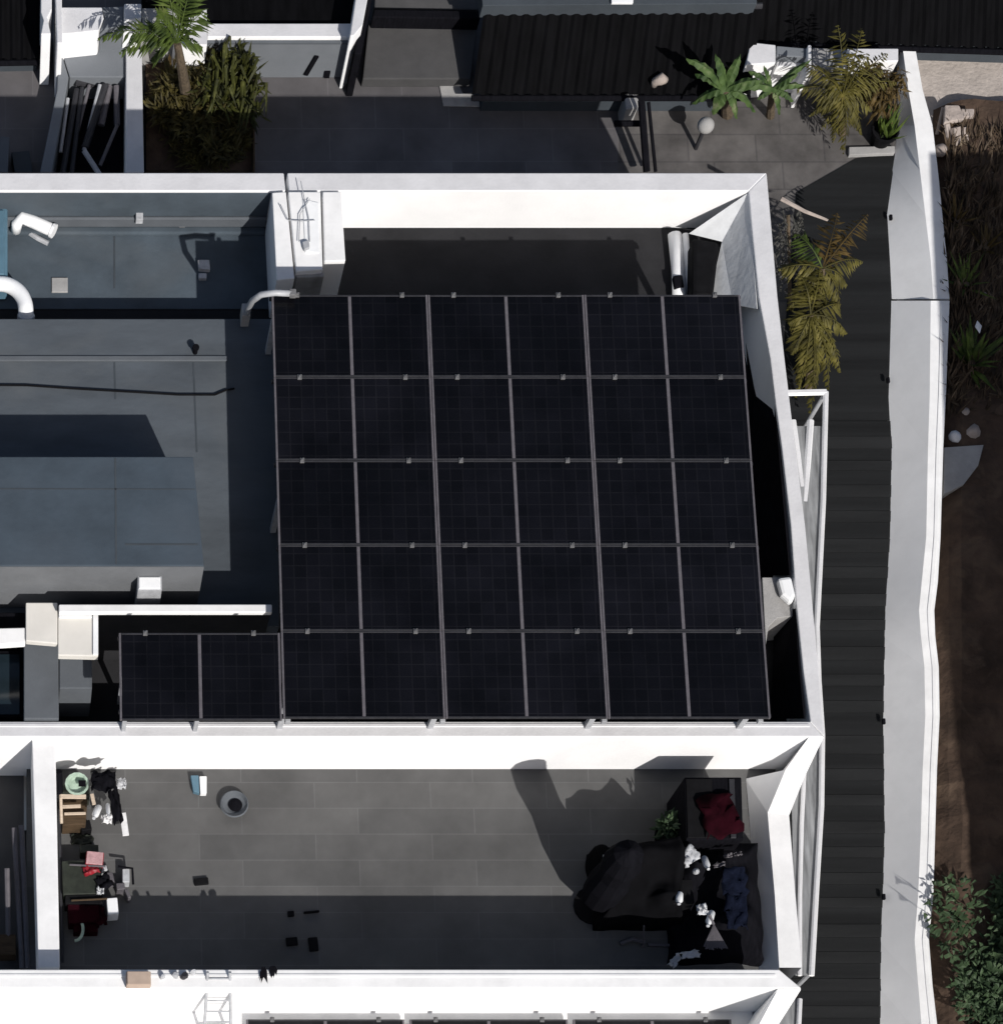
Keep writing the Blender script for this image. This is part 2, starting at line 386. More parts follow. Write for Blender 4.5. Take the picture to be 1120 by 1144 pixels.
# grey coating up the inside of the parapet, left part
a, b = at(-60, 213, P), at(303, 213, P)
part(MB().box(((a.x + b.x) / 2, a.y - 0.012, (P + RF) / 2 - 0.02), (b.x - a.x, 0.016, P - RF - 0.05)), 'coating', 'coat', bevel=0)
part(MB().box(((a.x + b.x) / 2, a.y - 0.05, RF + 0.24), (b.x - a.x, 0.055, 0.22)), 'upstand', 'coatlight', bevel=0.02)
part(MB().box(((a.x + b.x) / 2, a.y - 0.09, RF + 0.05), (b.x - a.x, 0.13, 0.10)), 'upstand', 'coat', bevel=0.03)
# raised roof and roof room
part(MB().prism([(-60, 356), (312, 356), (312, 700), (-60, 700)], MID, RF), 'upper_roof', 'coatmid')
part(MB().prism([(-60, 397), (254, 397), (254, 403), (-60, 403)], MID + 0.03, MID), 'roof_seam', 'coatlight')
part(MB().prism([(-60, 510), (216, 510), (228, 632), (-60, 632)], ROOM, MID), 'roof_room', 'roomcoat')
part(MB().prism([(66, 675), (304, 675), (304, 684), (66, 684)], 4.45, 4.35), 'ledge', 'white2')
part(MB().prism([(66, 676.5), (303, 676.5), (303, 684), (66, 684)], 4.345, RF), 'wall', 'roofshade')  # shade under the ledge is put into this dark face
part(MB().prism([(27, 690), (65.5, 690), (66, 803), (27, 803)], 3.75, RF), 'pier', 'coatlight')
part(MB().prism([(66.5, 690), (103, 690), (103, 769), (66.5, 769)], 3.76, RF), 'pier', 'coatlight')
part(MB().prism([(29, 673), (64.5, 673), (64.5, 719), (29, 716)], 4.25, 4.13), 'slab', 'cream')
pr = part(MB().prism([(65, 685), (110, 685), (110, 733), (65, 732)], 4.24, 4.1), 'slab', 'cream')
part(MB().prism([(66, 686), (103, 686), (103, 690), (66, 690)], 4.27, 4.24), 'cap', 'whiteclean', pr, 0.008)
part(MB().prism([(104, 686), (110, 686), (110, 731), (104, 731)], 4.28, 4.24), 'cap', 'whiteclean', pr, 0.008)
part(MB().prism([(-60, 703), (28.5, 701), (28.5, 718), (-60, 724)], 4.2, 4.05), 'ledge', 'white2')
sk = part(MB().prism([(-60, 684), (28, 684), (28, 699), (-60, 699)], 3.9, 3.6), 'vent', 'black')
part(MB().prism([(2, 645), (31, 645), (31, 654), (2, 654)], 4.25, 3.6), 'vent', 'black')
for pts, zz in (([(127, 262), (129, 262), (129, 322), (127, 322)], RF + .024), ([(128, 512), (130, 512), (131, 630), (129, 630)], ROOM + .004),
                ([(140, 607), (221, 607), (221, 609), (140, 609)], ROOM + .004), ([(-60, 545), (218, 546), (218, 547), (-60, 546.5)], ROOM + .004),
                ([(127, 405), (129, 405), (130, 446), (128, 446)], MID + .004), ([(215, 405), (217, 405), (221, 505), (219, 505)], MID + .004)):
    part(MB().prism(pts, zz, zz - .03), 'roof_seam', 'coatdark', bevel=0)
a, b = at(-60, 632, ROOM), at(228, 632, ROOM)
part(MB().box(((a.x + b.x) / 2, a.y - .008, (ROOM + MID) / 2), (b.x - a.x, .012, ROOM - MID - .04)), 'facing', 'facingcoat', bevel=0)
# chimney blocks behind the panels
ch = part(MB().prism([(304, 215), (319.5, 214), (329, 311), (309, 313)], 3.78, RF), 'chimney', 'white2')
ch2 = part(MB().prism([(322, 214), (358, 214), (360.5, 301), (331, 303)], 3.78, RF), 'chimney', 'white2')
part(MB().prism([(329, 300), (361.5, 299), (362, 309), (331, 310)], 3.68, RF), 'chimney', 'conc')
part(MB().prism([(360.5, 214), (381, 214), (386, 291), (362.5, 292)], 3.76, RF), 'chimney', 'white2')
part(MB().prism([(338, 222), (356, 226), (357, 282), (341, 282)], 3.80, 3.77), 'cap', 'whiteclean', ch2, 0.01)
for pts in ([(336, 202), (340, 222), (345, 244), (346, 270)], [(313, 228), (322, 246), (336, 247), (352, 246)], [(334, 270), (335, 240), (346, 222)]):
    MB().tube([at(x, yy, 3.83) for x, yy in pts], 0.007, 6).build('wire', 'galv', ch2)
part(MB().prism([(338, 270), (345, 268), (346, 276), (340, 278)], 3.86, 3.79), 'bracket', 'galv', ch2, 0.005)
# courtyard facade is the outer face of the south parapet; courtyard wall on the left, sloping wall on the right
part(MB().prism([(36, 823), (62, 823), (67, 1081), (43, 1081)], 3.6, 0), 'courtyard_wall', 'white2')
cw = MB()
ct = [(903, 823.6, 3.69), (877, 860, 3.1), (857, 908, 2.88), (865, 1000, 2.88), (870, 1081, 2.9)]
co = [(919.5, 823.6, 3.69), (899, 866, 3.1), (881, 911, 2.88), (888, 1000, 2.88), (895, 1081, 2.9)]
ci = [(868, 868, C - .02), (832, 870, C - .02), (835, 908, C - .02), (841, 1000, C - .02), (848, 1112, C - .02)]
rows = [[at(*q) for q in ci], [at(*q) for q in ct], [at(*q) for q in co], [Vector((at(*q).x, at(*q).y, 0)) for q in co]]
for r_ in rows: cw.v += r_
for r_ in range(3):
    for k in range(4):
        a = r_ * 5 + k; cw.f.append((a, a + 1, a + 6, a + 5))
part(cw, 'courtyard_wall', 'white2', bevel=0)

cf = [at(*p, 2.5) for p in [(30, 840), (868, 840), (858, 930), (872, 1100), (30, 1100)]]
struct(MB().prism_w(cf, C - 0.25), 'courtyard_floor', 'court')
struct(MB().prism([(-60, 840), (27, 840), (27, 1110), (-60, 1110)], C - 0.25, C - 0.4), 'courtyard_floor', 'slab')

# ------------------------------------------------------------------ house in the next row (bottom of the picture)
h2 = thing('row_house', at(450, 1200, 0), 'white walled house cut off by the bottom edge with white parapet beside the courtyard', 'house')
h2.location.z = 0
part(MB().prism([(-60, 1083), (870, 1083), (895, 1104), (-60, 1104)], P2, 0), 'parapet', 'white2', h2)
part(MB().prism([(-60, 1088), (866, 1088), (866, 1091), (-60, 1091)], P2 + 0.012, P2 - 0.02), 'coping', 'white2', h2, 0.005)
part(MB().prism([(895, 1104.5, P2), (868, 1104.5, P2), (838, 1150, 3.5), (800, 1230, 3.2), (840, 1230, 3.2), (866, 1150, 3.6)], 0, 0), 'parapet', 'white2', h2)
part(MB().prism([(-60, 1110), (840, 1110), (840, 1500), (-60, 1500)], 2.9, 2.5), 'roof', 'white2', h2, 0)

# ------------------------------------------------------------------ solar panels
xs = [303, 388, 475, 563, 650, 738, 825]
col_x = [at(x, 330, PZ).x for x in (303, 476, 650, 826)]
row_y = [at(303, yy, PZ).y for yy in (330, 423, 516, 610, 706, 803)]
PW = (col_x[3] - col_x[0]) / 3; PH = (row_y[0] - row_y[5]) / 5
def make_panel(loc, label):
    t = thing('solar_panel', loc, label, 'solar panel', 'solar panels of the roof array')
    hw, hh = PW / 2 - 0.003, PH / 2 - 0.003
    fw = 0.014
    for sx in (-1, 1):
        MB().box(Vector(loc) + Vector((sx * (hw - fw), 0, 0)), (fw * 2, hh * 2, 0.044)).build('side_frame', 'alu', t, 0.004)
        MB().box(Vector(loc) + Vector((0, sx * (hh - 0.012), 0)), (hw * 2 - fw * 4 - 0.004, 0.024, 0.040)).build('end_frame', 'aludark', t, 0.003)
    o = MB().box(Vector(loc) + Vector((0, 0, 0.002)), (hw * 2 - fw * 4 - 0.006, hh * 2 - 0.046, 0.026)); o.build('cell_sheet', 'cells', t)
    o = MB().box(Vector(loc) + Vector((0, 0, 0.0)), (0.042, hh * 2 - 0.05, 0.037)); o.build('centre_strip', 'alu', t)
    for sx in (-0.335, 0.335):
        o = MB(); c = Vector(loc) + Vector((sx * PW, PH / 2 - 0.01, 0.03))
        o.box(c, (0.06, 0.07, 0.03)); o.box(c + Vector((0, 0, 0.02)), (0.03, 0.03, 0.03))
        o.build('clamp', 'clampm', t, 0.004)
    return t
ROWN = ['top', 'second', 'middle', 'fourth', 'bottom']; COLN = ['left', 'middle', 'right']
proto = None
def panel(loc, label, tilt=0.0):
    global proto
    if proto is None:
        proto = make_panel(loc, label); return proto
    c = copy_tree(proto); c.location = loc; c['label'] = label; return c
hints = {(0, 0): 'beside the bent grey conduit', (0, 1): 'facing the tall white parapet', (0, 2): 'near the grey corner tarp', (4, 0): 'beside the two-bay side panel', (4, 2): 'by the right parapet'}
for j in range(5):
    for i in range(3):
        lb = f'black half-cut solar panel, {ROWN[j]} row, {COLN[i]} column of the big array' + (', ' + hints[(j, i)] if (j, i) in hints else '')
        lb = ' '.join(lb.split()[:16])
        panel(Vector((col_x[0] + PW * (i + 0.5), row_y[0] - PH * (j + 0.5), PZ + random.uniform(-0.004, 0.004))), lb)
sp = panel(Vector((col_x[0] - PW * 0.5 - 0.01, row_y[4] - PH * 0.5 - 0.02, PZ)), 'lone black solar panel sticking out left of the big array by the cream pier')
# front clamps along the lowest edge of the array
for i in range(3):
    pass
# panels of the next house (only their top edge shows)
z3 = 3.0
n0 = at(272, 1139, z3)
for i in range(3):
    panel(Vector((n0.x + PW * (i + 0.5) * 1.03, n0.y - PH / 2, z3)),
          ['leftmost dark solar panel on the lower house at the bottom edge, near the ladder', 'middle dark solar panel on the lower house cut by the bottom edge', 'rightmost dark solar panel on the lower house cut by the bottom edge'][i])['group'] = 'solar panels on the lower house'

# rack under the array
rk = thing('mounting_rack', Vector((col_x[0] + PW * 1.5, row_y[2], RF)), 'grey steel rack that carries the big black solar array above the roof', 'rack')
rk.location.z = RF
for yy in row_y:
    yv = yy + (0.02 if yy > row_y[5] else 0.09)
    MB().box((col_x[0] + PW * 1.5, yv - 0.03, PZ - 0.065), (PW * 3 + 0.04, 0.045, 0.075)).build('rail', 'aludark', rk, 0.005)
for x in (col_x[0] + 0.08, col_x[1], col_x[2], col_x[3] - 0.1):
    MB().box((x, (row_y[0] + row_y[5]) / 2, PZ - 0.15), (0.07, row_y[0] - row_y[5], 0.09)).build('beam', 'galv', rk, 0.005)
    for yy in (row_y[0] - 0.15, row_y[2] - 0.4, row_y[5] + 0.35):
        zb = MID if x < at(310, 400, MID).x and yy < at(300, 356, MID).y and yy > at(300, 700, MID).y else RF
        MB().box((x, yy, (PZ - 0.2 + zb) / 2), (0.08, 0.08, PZ - 0.2 - zb)).build('post', 'galv', rk, 0.004)
lx = col_x[0] - PW
for yy in (row_y[4] - 0.05, row_y[5] + 0.15):
    MB().box((lx + PW / 2 - 0.03, yy - 0.02, PZ - 0.065), (PW - 0.02, 0.045, 0.075)).build('rail', 'aludark', rk, 0.005)
for x in (lx + 0.1, lx + PW * 0.5):
    for yy in (row_y[4] - 0.15, row_y[5] + 0.3):
        MB().box((x, yy, (PZ - 0.11 + RF) / 2), (0.06, 0.06, PZ - 0.11 - RF)).build('post', 'galv', rk, 0.004)

# bent conduit at the array's corner
cd = MB().tube([at(276, 356, 3.6), at(277, 345, 4.1), at(282, 336, 4.6), at(292, 329, 4.93), at(308, 327, 4.95), at(326, 328, 4.93)], 0.045, 10)
t = thing('conduit', at(276, 356, MID), 'bent grey cable conduit at the top left corner of the solar array', 'conduit')
cd.build('pipe', 'galv', t, smooth=True)
MB().box(at(327, 328, 4.93), (0.09, 0.1, 0.09)).build('junction_box', 'clampm', t, 0.01)
MB().box(at(274, 352, 3.75), (0.12, 0.2, 0.3)).build('junction_box', 'conc', t, 0.01)

# ------------------------------------------------------------------ things on the roof
# bent white duct
t = thing('duct', at(35, 250, RF), 'bent white duct lying on the grey roof in the upper left corner', 'duct')
MB().tube([at(18, 258, RF + .15), at(19, 250, RF + .3), at(25, 243, RF + .35), at(38, 248, RF + .3), at(58, 257, RF + .25)], [.075, .085, .095, .095, .095], 12).build('pipe', 'whiteclean', t, smooth=True)
MB().tube([at(58, 257, RF + .25), at(61, 258.5, RF + .25)], .11, 12).build('collar', 'whiteclean', t)
MB().lathe(at(17, 238, RF), [(.10, 0), (.12, .1), (.07, .2)], 12).build('base', 'coatdark', t)
MB().tube([at(30, 258, RF + .05), at(42, 266, RF + .06), at(54, 272, RF + .05)], .04, 8).build('bracket', 'galv', t)
# big white arc pipe at left edge
pts = []
for k in range(15):
    th = math.pi / 2 - math.pi * 0.5 * k / 14
    pts.append(at(0 + 29 * math.cos(th), 346 - 29 * math.sin(th), RF + 0.5))
pts += [at(29.5, 352, RF + .45), at(29, 360, RF + 0.35)]
pts = [at(-45, 317, RF + .5), at(-20, 317, RF + .5)] + pts
t = thing('duct', at(20, 340, RF), 'large white pipe curving through a quarter turn at the left edge', 'duct', None)
MB().tube(pts, 0.112, 14).build('pipe', 'whiteclean', t, smooth=True)
MB().tube([pts[-2], pts[-1]], 0.128, 14).build('collar', 'silver', t)
# blue sheet at the left edge
t = thing('water_tank', at(-30, 270, RF), 'faded blue water tank cut off by the left picture edge', 'water tank')
a, b = at(-58, 230, RF + 0.5), at(9, 316, RF + 0.5)
MB().box(((a.x + b.x) / 2, (a.y + b.y) / 2, RF + .27), (b.x - a.x, a.y - b.y, .5)).build('body', 'blue', t, 0.04)
MB().box(((a.x + b.x) / 2, (a.y + b.y) / 2, RF + .53), (b.x - a.x - .1, a.y - b.y - .2, .06)).build('lid', 'blue', t, 0.02)
# small pale things
def slab_thing(name, label, cat, pts, zt, zb, m, bev=0.008, group=None):
    return tag(MB().prism(pts, zt, zb).build(name, m, None, bev), label, cat, group)
slab_thing('paving_slab', 'pale square slab on the grey roof beside the shadow edge', 'slab', [(58, 310), (76, 310), (76, 326), (58, 326)], RF + .05, RF + .001, 'conc')
t = thing('skylight', at(167, 655, 4.6), 'white square roof light standing against the roof room', 'skylight')
MB().prism([(154, 643), (181, 643), (181, 659), (154, 659)], 4.55, MID).build('frame', 'galv', t, 0.01)
MB().prism([(155.5, 644.5), (179.5, 644.5), (179.5, 657.5), (155.5, 657.5)], 4.57, 4.5).build('cover', 'whiteclean', t, 0.01)
slab_thing('brick', 'small pale brick lying below the parapet near the shadow', 'brick', [(200, 247), (207, 247), (207, 255), (200, 255)], RF + .1, RF + .001, 'silver')
slab_thing('brick', 'pale block on the roof at the edge of the dark shadow', 'brick', [(221, 290), (234, 290), (235, 301), (222, 300)], RF + .1, RF + .001, 'silver')
slab_thing('brick', 'smaller grey block just below the pale block', 'brick', [(222, 305), (231, 305), (231, 311), (222, 311)], RF + .08, RF + .001, 'silver')
slab_thing('plank', 'thin pale plank lying along the foot of the parapet', 'plank', [(173, 238), (236, 237), (236, 243), (173, 244)], RF + .32, RF + .28, 'silver')
slab_thing('brick', 'pale chip lying on the parapet foot left of the plank', 'brick', [(152, 236), (160, 236), (160, 245), (152, 245)], RF + .42, RF + .3, 'silver')
tag(MB().lathe(at(218, 394, MID), [(.035, 0), (.035, .12), (.05, .12), (.05, .16)], 10).build('vent_pipe', 'black'), 'small black vent pipe standing on the raised grey roof', 'vent')
cb = [at(x, yy, MID + .03) for x, yy in [(-40, 430), (30, 430.5), (80, 434), (150, 438), (200, 441), (240, 441), (252, 436), (262, 434)]]
tag(MB().tube(cb, 0.016, 6).build('cable', 'darkplastic'), 'thin dark cable running across the raised grey roof', 'cable')
# top-right roof corner
t = thing('tarp', at(810, 300, RF), 'grey tarpaulin stretched over the roof corner at upper right', 'tarp')
TV = [at(836, 215, P - .03), at(769, 261, RF + .30), at(806, 270, RF + .42), at(845, 345, P - .05), at(790, 340, RF + .22), at(818, 340, RF + .5)]
MB().add(TV, [(0, 1, 2), (0, 2, 5, 3), (2, 4, 5)]).build('cloth', 'greycloth', t)
so = t.children[0].modifiers.new('solid', 'SOLIDIFY'); so.thickness = 0.012
t = thing('pipe_roll', at(757, 295, RF), 'white plastic roll lying on the roof in the corner', 'roll')
MB().tube([at(753, 262, RF + .12), at(757, 300, RF + .12), at(759, 334, RF + .12)], [.1, .1, .11], 12).build('sheet', 'whiteclean', t, smooth=True)
MB().tube([at(765, 262, RF + .14), at(768, 300, RF + .14), at(769, 334, RF + .14)], .05, 10).build('tube', 'whiteclean', t, smooth=True)
MB().box(at(757, 316, RF + .2), (.14, .2, .1), .1).build('strap', 'black', t, .02)
tag(MB().prism([(774, 264), (804, 270), (797, 332), (773, 332)], RF + .5, RF).build('bag', 'darkplastic', None, .06), 'black bag slumped in the roof corner beside white roll', 'bag')
# black boards on the inside of the right parapet
for pts, lb in (([(834, 380), (846, 379), (858, 381), (866, 450), (873, 515), (883, 643), (850, 643), (840, 500)], 'long black membrane strip lining the right parapet'),
                ([(866, 690), (889, 680), (893, 740), (899, 803), (862, 803)], 'short black membrane strip at the lower end of the right parapet')):
    top = [at(p[0], p[1], RF + 0.62) for p in pts]
    n = len(pts)
    o = MB()
    for i, p in enumerate(pts):
        far = p[0] > (856 if pts[0][0] < 850 else 880)
        o.v.append(at(p[0], p[1], P - 0.06 if far else RF + .12))
    o.f.append(tuple(range(n)))
    ob = o.build('membrane', 'black'); tag(ob, lb, 'membrane', 'black membrane strips on the parapet')
    s2 = ob.modifiers.new('solid', 'SOLIDIFY'); s2.thickness = .02
slab_thing('step', 'grey block in place of sunlit roof between the two black membrane strips', 'step', [(851, 645), (888, 645), (890, 688), (868, 690), (858, 700), (855, 720)], RF + .8, RF, 'conc')  # block added and raised so the roof gap looks sunlit
tag(MB().prism([(868, 645), (884, 643), (889, 664), (884, 674), (873, 664)], RF + .95, RF + .8).build('bag', 'whiteclean', None, .05), 'white sack in the gap between the black membrane strips', 'bag')
tag(MB().prism([(843, 360), (856, 358), (859, 372), (846, 376)], RF + .6, RF + .1).build('bag', 'greycloth', None, .05), 'small grey bundle above the long black membrane', 'bag')
# dark skylight bottom-left
t = thing('skylight', at(0, 765, RF), 'dark glazed skylight at the left edge beside the grey pier', 'skylight')
MB().prism([(-60, 727), (26, 727), (26, 801), (-60, 801)], RF + .5, RF).build('frame', 'black', t, .01)
MB().prism([(-60, 731), (22, 731), (22, 798), (-60, 798)], RF + .52, RF + .3).build('pane', 'glass', t)

# ------------------------------------------------------------------ east side: garden wall, canopy
gw = thing('garden_wall', at(1010, 600, 0), 'long white boundary wall with sloping grey face along the dark side path', 'wall')
gl = [(1008, 55), (1014, 100), (1021, 140), (1027, 190), (1033, 240), (1039, 290), (1042, 334)]
gr = [(1022, 55), (1030, 100), (1041, 140), (1047, 190), (1052, 240), (1057, 290), (1060, 334)]
gl2 = [(1039, 336), (1038, 440), (1036, 500), (1034, 600), (1029, 650), (1026, 682), (1028, 710), (1032, 745), (1033, 800), (1030, 860), (1028, 930), (1025, 1000), (1021, 1050), (1025, 1100), (1030, 1160), (1030, 1260)]
gr2 = [(1060, 336), (1056, 440), (1053, 500), (1050, 600), (1047, 650), (1043, 682), (1044, 710), (1048, 745), (1049, 800), (1046, 860), (1044, 930), (1042, 1000), (1037, 1050), (1041, 1100), (1048, 1160), (1048, 1260)]
GZ = 0.42
gb = [(1000, 55), (1001, 100), (1002, 140), (994, 190), (987, 240), (990, 290), (992, 334)]
gb2 = [(992, 336), (989, 440), (992, 500), (990, 600), (987, 650), (985, 682), (984, 710), (983, 745), (982, 800), (983, 860), (984, 930), (982, 1000), (980, 1050), (979, 1100), (978, 1160), (978, 1260)]
for l_, r_, b_, zz in ((gl, gr, gb, GZ), (gl2, gr2, gb2, GZ + .05)):
    o = MB(); n = len(l_)
    o.v += [at(*q, -.02) for q in b_] + [at(*q, zz) for q in l_] + [at(*q, zz) for q in r_] + [Vector((at(*q, zz).x, at(*q, zz).y, -.02)) for q in r_]
    for k in range(3):
        for m_ in range(n - 1):
            a = k * n + m_; o.f.append((a, a + 1, a + n + 1, a + n))
    o.f.append((0, n, 2 * n, 3 * n)); o.f.append((n - 1, 4 * n - 1, 3 * n - 1, 2 * n - 1))
    wo = part(o, 'wall', 'white2', gw, 0, smooth=True); wo.data.set_sharp_from_angle(angle=R(16))
cl = [(0.45 * a[0] + 0.55 * b[0], a[1]) for a, b in zip(gl2, gr2)]
cl2 = [(x + 4, yy) for x, yy in cl]
part(MB().prism(cl + cl2[::-1], GZ + .065, GZ + .03), 'coping', 'white2', gw, .004)
for yy, xx in ((243, 993), (425, 990), (806, 985), (1002, 985)):
    q = at(xx, yy, .12)
    MB().box(q + Vector((0.02, 0, 0)), (.05, .09, .05)).build('bracket', 'black', gw, .01)

cn = thing('side_canopy', at(905, 700, 0), 'long white framed canopy with streaked grey sheets beside the house', 'canopy')
CZ2 = 2.2
def bar(p, q, r=.035, m='white', name='frame_bar', n=6): MB().tube([p, q], r, n).build(name, m, cn)
ol = [(922, 438), (919, 560), (915, 640), (912, 700), (914, 760), (918, 820), (917, 900), (911, 1000), (906, 1090)]
for a, b in zip(ol[:-1], ol[1:]): bar(at(*a, CZ2), at(*b, CZ2), .04)
bar(at(878, 439, CZ2), at(922, 438, CZ2), .05)
il = [(898, 860), (895, 920), (893, 1000), (893, 1090)]
for a, b in zip(il[:-1], il[1:]): bar(at(*a, CZ2), at(*b, CZ2), .03)
bar(at(885, 470, CZ2), at(897, 560, CZ2 - .1), .05); bar(at(905, 470, CZ2), at(897, 580, CZ2 - .1), .05); bar(at(897, 560, CZ2 - .1), at(900, 640, CZ2 - .1), .045)
MB().sheet([(884, 476), (920, 476), (915, 640), (911, 700), (890, 700)], CZ2 - .04).build('sheet', 'frost', cn)
MB().sheet([(911, 700), (917, 820), (916, 900), (906, 1090), (888, 1090), (884, 900), (890, 820), (885, 700)], CZ2 - .045).build('sheet', 'frost', cn)
for x, yy in ((921, 440), (915, 660), (917, 850), (906, 1086)):
    q = at(x, yy, CZ2); MB().tube([q, Vector((q.x, q.y, 0))], .03, 6).build('post', 'galv', cn)
# side canopy of the lower house
cn2 = thing('side_canopy', at(885, 1120, 0), 'end of a grey side canopy at the bottom beside the lower house', 'canopy')
MB().tube([at(893, 1116, 2.3), at(891, 1160, 2.3)], .035, 6).build('frame_bar', 'white', cn2)
MB().sheet([(893, 1116), (891, 1160), (850, 1160), (868, 1116)], 2.26).build('sheet', 'frost', cn2)
q = at(893, 1118, 2.3); MB().tube([q, Vector((q.x, q.y, 0))], .03, 6).build('post', 'galv', cn2)

# ------------------------------------------------------------------ north side
nh = thing('white_house', at(240, 40, 0), 'white house at the top left with a grey fronted balcony', 'house')
nh.location.z = 0
part(MB().prism([(232, 26), (400, 26), (395, 41), (232, 41)], 1.0, 0), 'balcony_wall', 'white', nh)
a, b = at(232, 41, 1.0), at(394, 41, 1.0)
part(MB().box(((a.x + b.x) / 2, a.y - .022, .46), (b.x - a.x, .03, .9)), 'balcony_front', 'greywall', nh, .005)
part(MB().box(((a.x + b.x) / 2, a.y - .03, .9), (b.x - a.x, .045, .05)), 'trim', 'coatlight', nh, .004)
part(MB().box((at(353, 41, 1.0).x, a.y - .06, .35), (.07, .03, .5), 0, 0, .25), 'vent', 'black', nh, .004)
part(MB().box((at(373, 41, 1.0).x, a.y - .06, .12), (.09, .03, .16)), 'vent', 'black', nh, .004)
part(MB().prism([(400, -20), (414, -20), (405, 28), (395, 40), (391, 40)], 1.35, 0), 'wall', 'white', nh)
part(MB().prism([(412, -20), (419, -20), (404, 60), (396, 60), (398, 42), (407, 25)], 1.1, 0), 'side_strip', 'black', nh)
part(MB().prism([(160, -20), (399, -20), (396, 25.5), (165, 25.5)], .8, .3), 'balcony_floor', 'blackmetal', nh, 0)
part(MB().prism([(196, 27), (231, 9), (231.5, 50), (203, 50)], 1.15, 0), 'wall', 'white', nh)
part(MB().prism([(66, 8), (114, 8), (116, 20), (110, 34), (72, 38), (67, 38)], 1.2, 0), 'wall', 'white', nh)
part(MB().prism([(114, 8), (138, 7), (138, 28), (112, 34), (117, 20)], 1.15, 0), 'wall', 'greywall', nh)
part(MB().prism([(139, 4), (158, 4), (158, 20), (139, 22)], 1.3, 0), 'wall', 'white', nh)
part(MB().prism([(159, 9), (196, 9), (200, 27), (159, 32)], 1.1, 0), 'wall', 'conc', nh)
part(MB().prism([(46, -20), (58, -20), (58, 10), (53, 20), (57, 38), (46, 38), (49, 22), (46, 13)], 1.3, 0), 'wall', 'white', nh)
part(MB().prism([(62, -20), (69, -20), (70, 48), (64, 48)], 1.4, 0), 'wall', 'white', nh)

# low frame with the sunken well
fr = thing('pit_surround', at(100, 130, 0), 'low grey white frame round a dark pit of leaning pipes', 'frame')
Z6 = .6
part(MB().prism([(66, 50), (77, 86), (58, 192), (45, 192), (64, 100)], Z6, 0), 'beam', 'greywall', fr)
part(MB().prism([(67, 50), (140, 50), (140, 86), (78, 86)], Z6 - .01, 0), 'slab', 'greywall', fr)
part(MB().prism([(141, 55), (158.5, 55), (161, 192), (141, 192)], Z6 + .1, 0), 'beam', 'white', fr)
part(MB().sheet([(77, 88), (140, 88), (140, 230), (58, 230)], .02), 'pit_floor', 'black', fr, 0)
for i, (x0, y0, x1, y1, r, m) in enumerate([(86, 100, 70, 195, .05, 'aludark'), (92, 98, 80, 195, .04, 'aludark'), (100, 95, 86, 150, .03, 'alu'), (118, 95, 95, 165, .06, 'aludark'),
                                  (122, 96, 113, 140, .06, 'alu'), (130, 96, 131, 140, .05, 'alu'), (131, 140, 112, 185, .03, 'alu'), (112, 95, 94, 168, .035, 'galv'), (94, 168, 112, 196, .045, 'galv'), (76, 110, 68, 170, .03, 'galv'), (84, 92, 118, 95, .06, 'aludark')]):
    o = MB().tube([at(x0, y0, .42 + .02 * (i % 4)), at(x1, y1, .3 - .02 * (i % 3))], r, 8).build('pipe', m)
    tag(o, ['thick dark pipe nearest the left beam of the pit', 'second dark pipe from the left in the pit', 'thin grey pipe in the upper part of the pit', 'widest dark pipe crossing the middle of the pit',
            'short thick grey pipe in the upper right of the pit', 'upright grey pipe at the right side of the pit', 'thin grey pipe slanting to the lower right of the pit', 'pale pipe in the middle of the pit leaning left',
            'pale pipe end poking toward the white parapet', 'thin pale pipe beside the left beam', 'short dark pipe lying across the top of the pit'][i], 'pipe', 'pipes leaning in the dark pit')
# bits at far left
slab_thing('plank', 'pale upright plank at the left edge below the black roof', 'plank', [(1, 152), (11, 153), (9, 192), (-2, 192)], .5, 0, 'coatlight')
slab_thing('paving_slab', 'grey broken slab next to the pale upright plank', 'slab', [(13, 170), (33, 168), (37, 192), (17, 192)], .25, 0, 'coatdark')

# corrugated roofs
def corrugated(p00, p10, p11, p01, nrib, amp=.035):
    """p00-p10 eave, p01-p11 ridge; ribs run eave to ridge"""
    o = MB(); n = nrib * 4
    for k in range(n + 1):
        t = k / n; hgt = amp if (k % 4) in (1, 2) else 0
        a = p00.lerp(p10, t) + Vector((0, 0, hgt)); b = p01.lerp(p11, t) + Vector((0, 0, hgt))
        o.v += [a, b]
    for k in range(n): o.f.append((2 * k, 2 * k + 2, 2 * k + 3, 2 * k + 1))
    return o
def shed(name, label, ea, eb, ra, rb, z0, z1, nrib, wallm='coatdark', sheetm='blackmetal', cat='shed', wall=True):
    p00, p10, p01, p11 = at(*ea, z0), at(*eb, z0), at(*ra, z1), at(*rb, z1)
    t = thing(name, (p00 + p11) / 2, label, cat); t.location.z = 0
    corrugated(p00, p10, p11, p01, nrib).build('roof_sheet', sheetm, t)
    if wall:
        ins = [p00.lerp(p11, .05), p10.lerp(p01, .05), p11.lerp(p00, .03), p01.lerp(p10, .03)]
        for q in ins: q.z -= .12
        MB().prism_w(ins, 0).build('wall', wallm, t)
    MB().tube([p00 + Vector((0, -.03, -.04)), p10 + Vector((0, -.03, -.04))], .05, 8).build('gutter', 'black', t)
    MB().tube([p01 + Vector((0, 0, .03)), p11 + Vector((0, 0, .03))], .05, 8).build('ridge_cap', 'aludark', t)
    return t
shed('shed', 'black ribbed metal roof at the top centre above the dark terrace', (527, 106), (838, 106), (541, 10), (850, 8), 0.5, 1.2, 22)
shed('shed', 'black ribbed roof along the top right edge', (838, 46), (1300, 60), (845, -40), (1300, -40), 0.45, 1.2, 34)
shed('shed', 'black ribbed roof in the top left corner', (-60, 68), (47, 66), (-60, -40), (46, -40), 0.4, 0.9, 9)
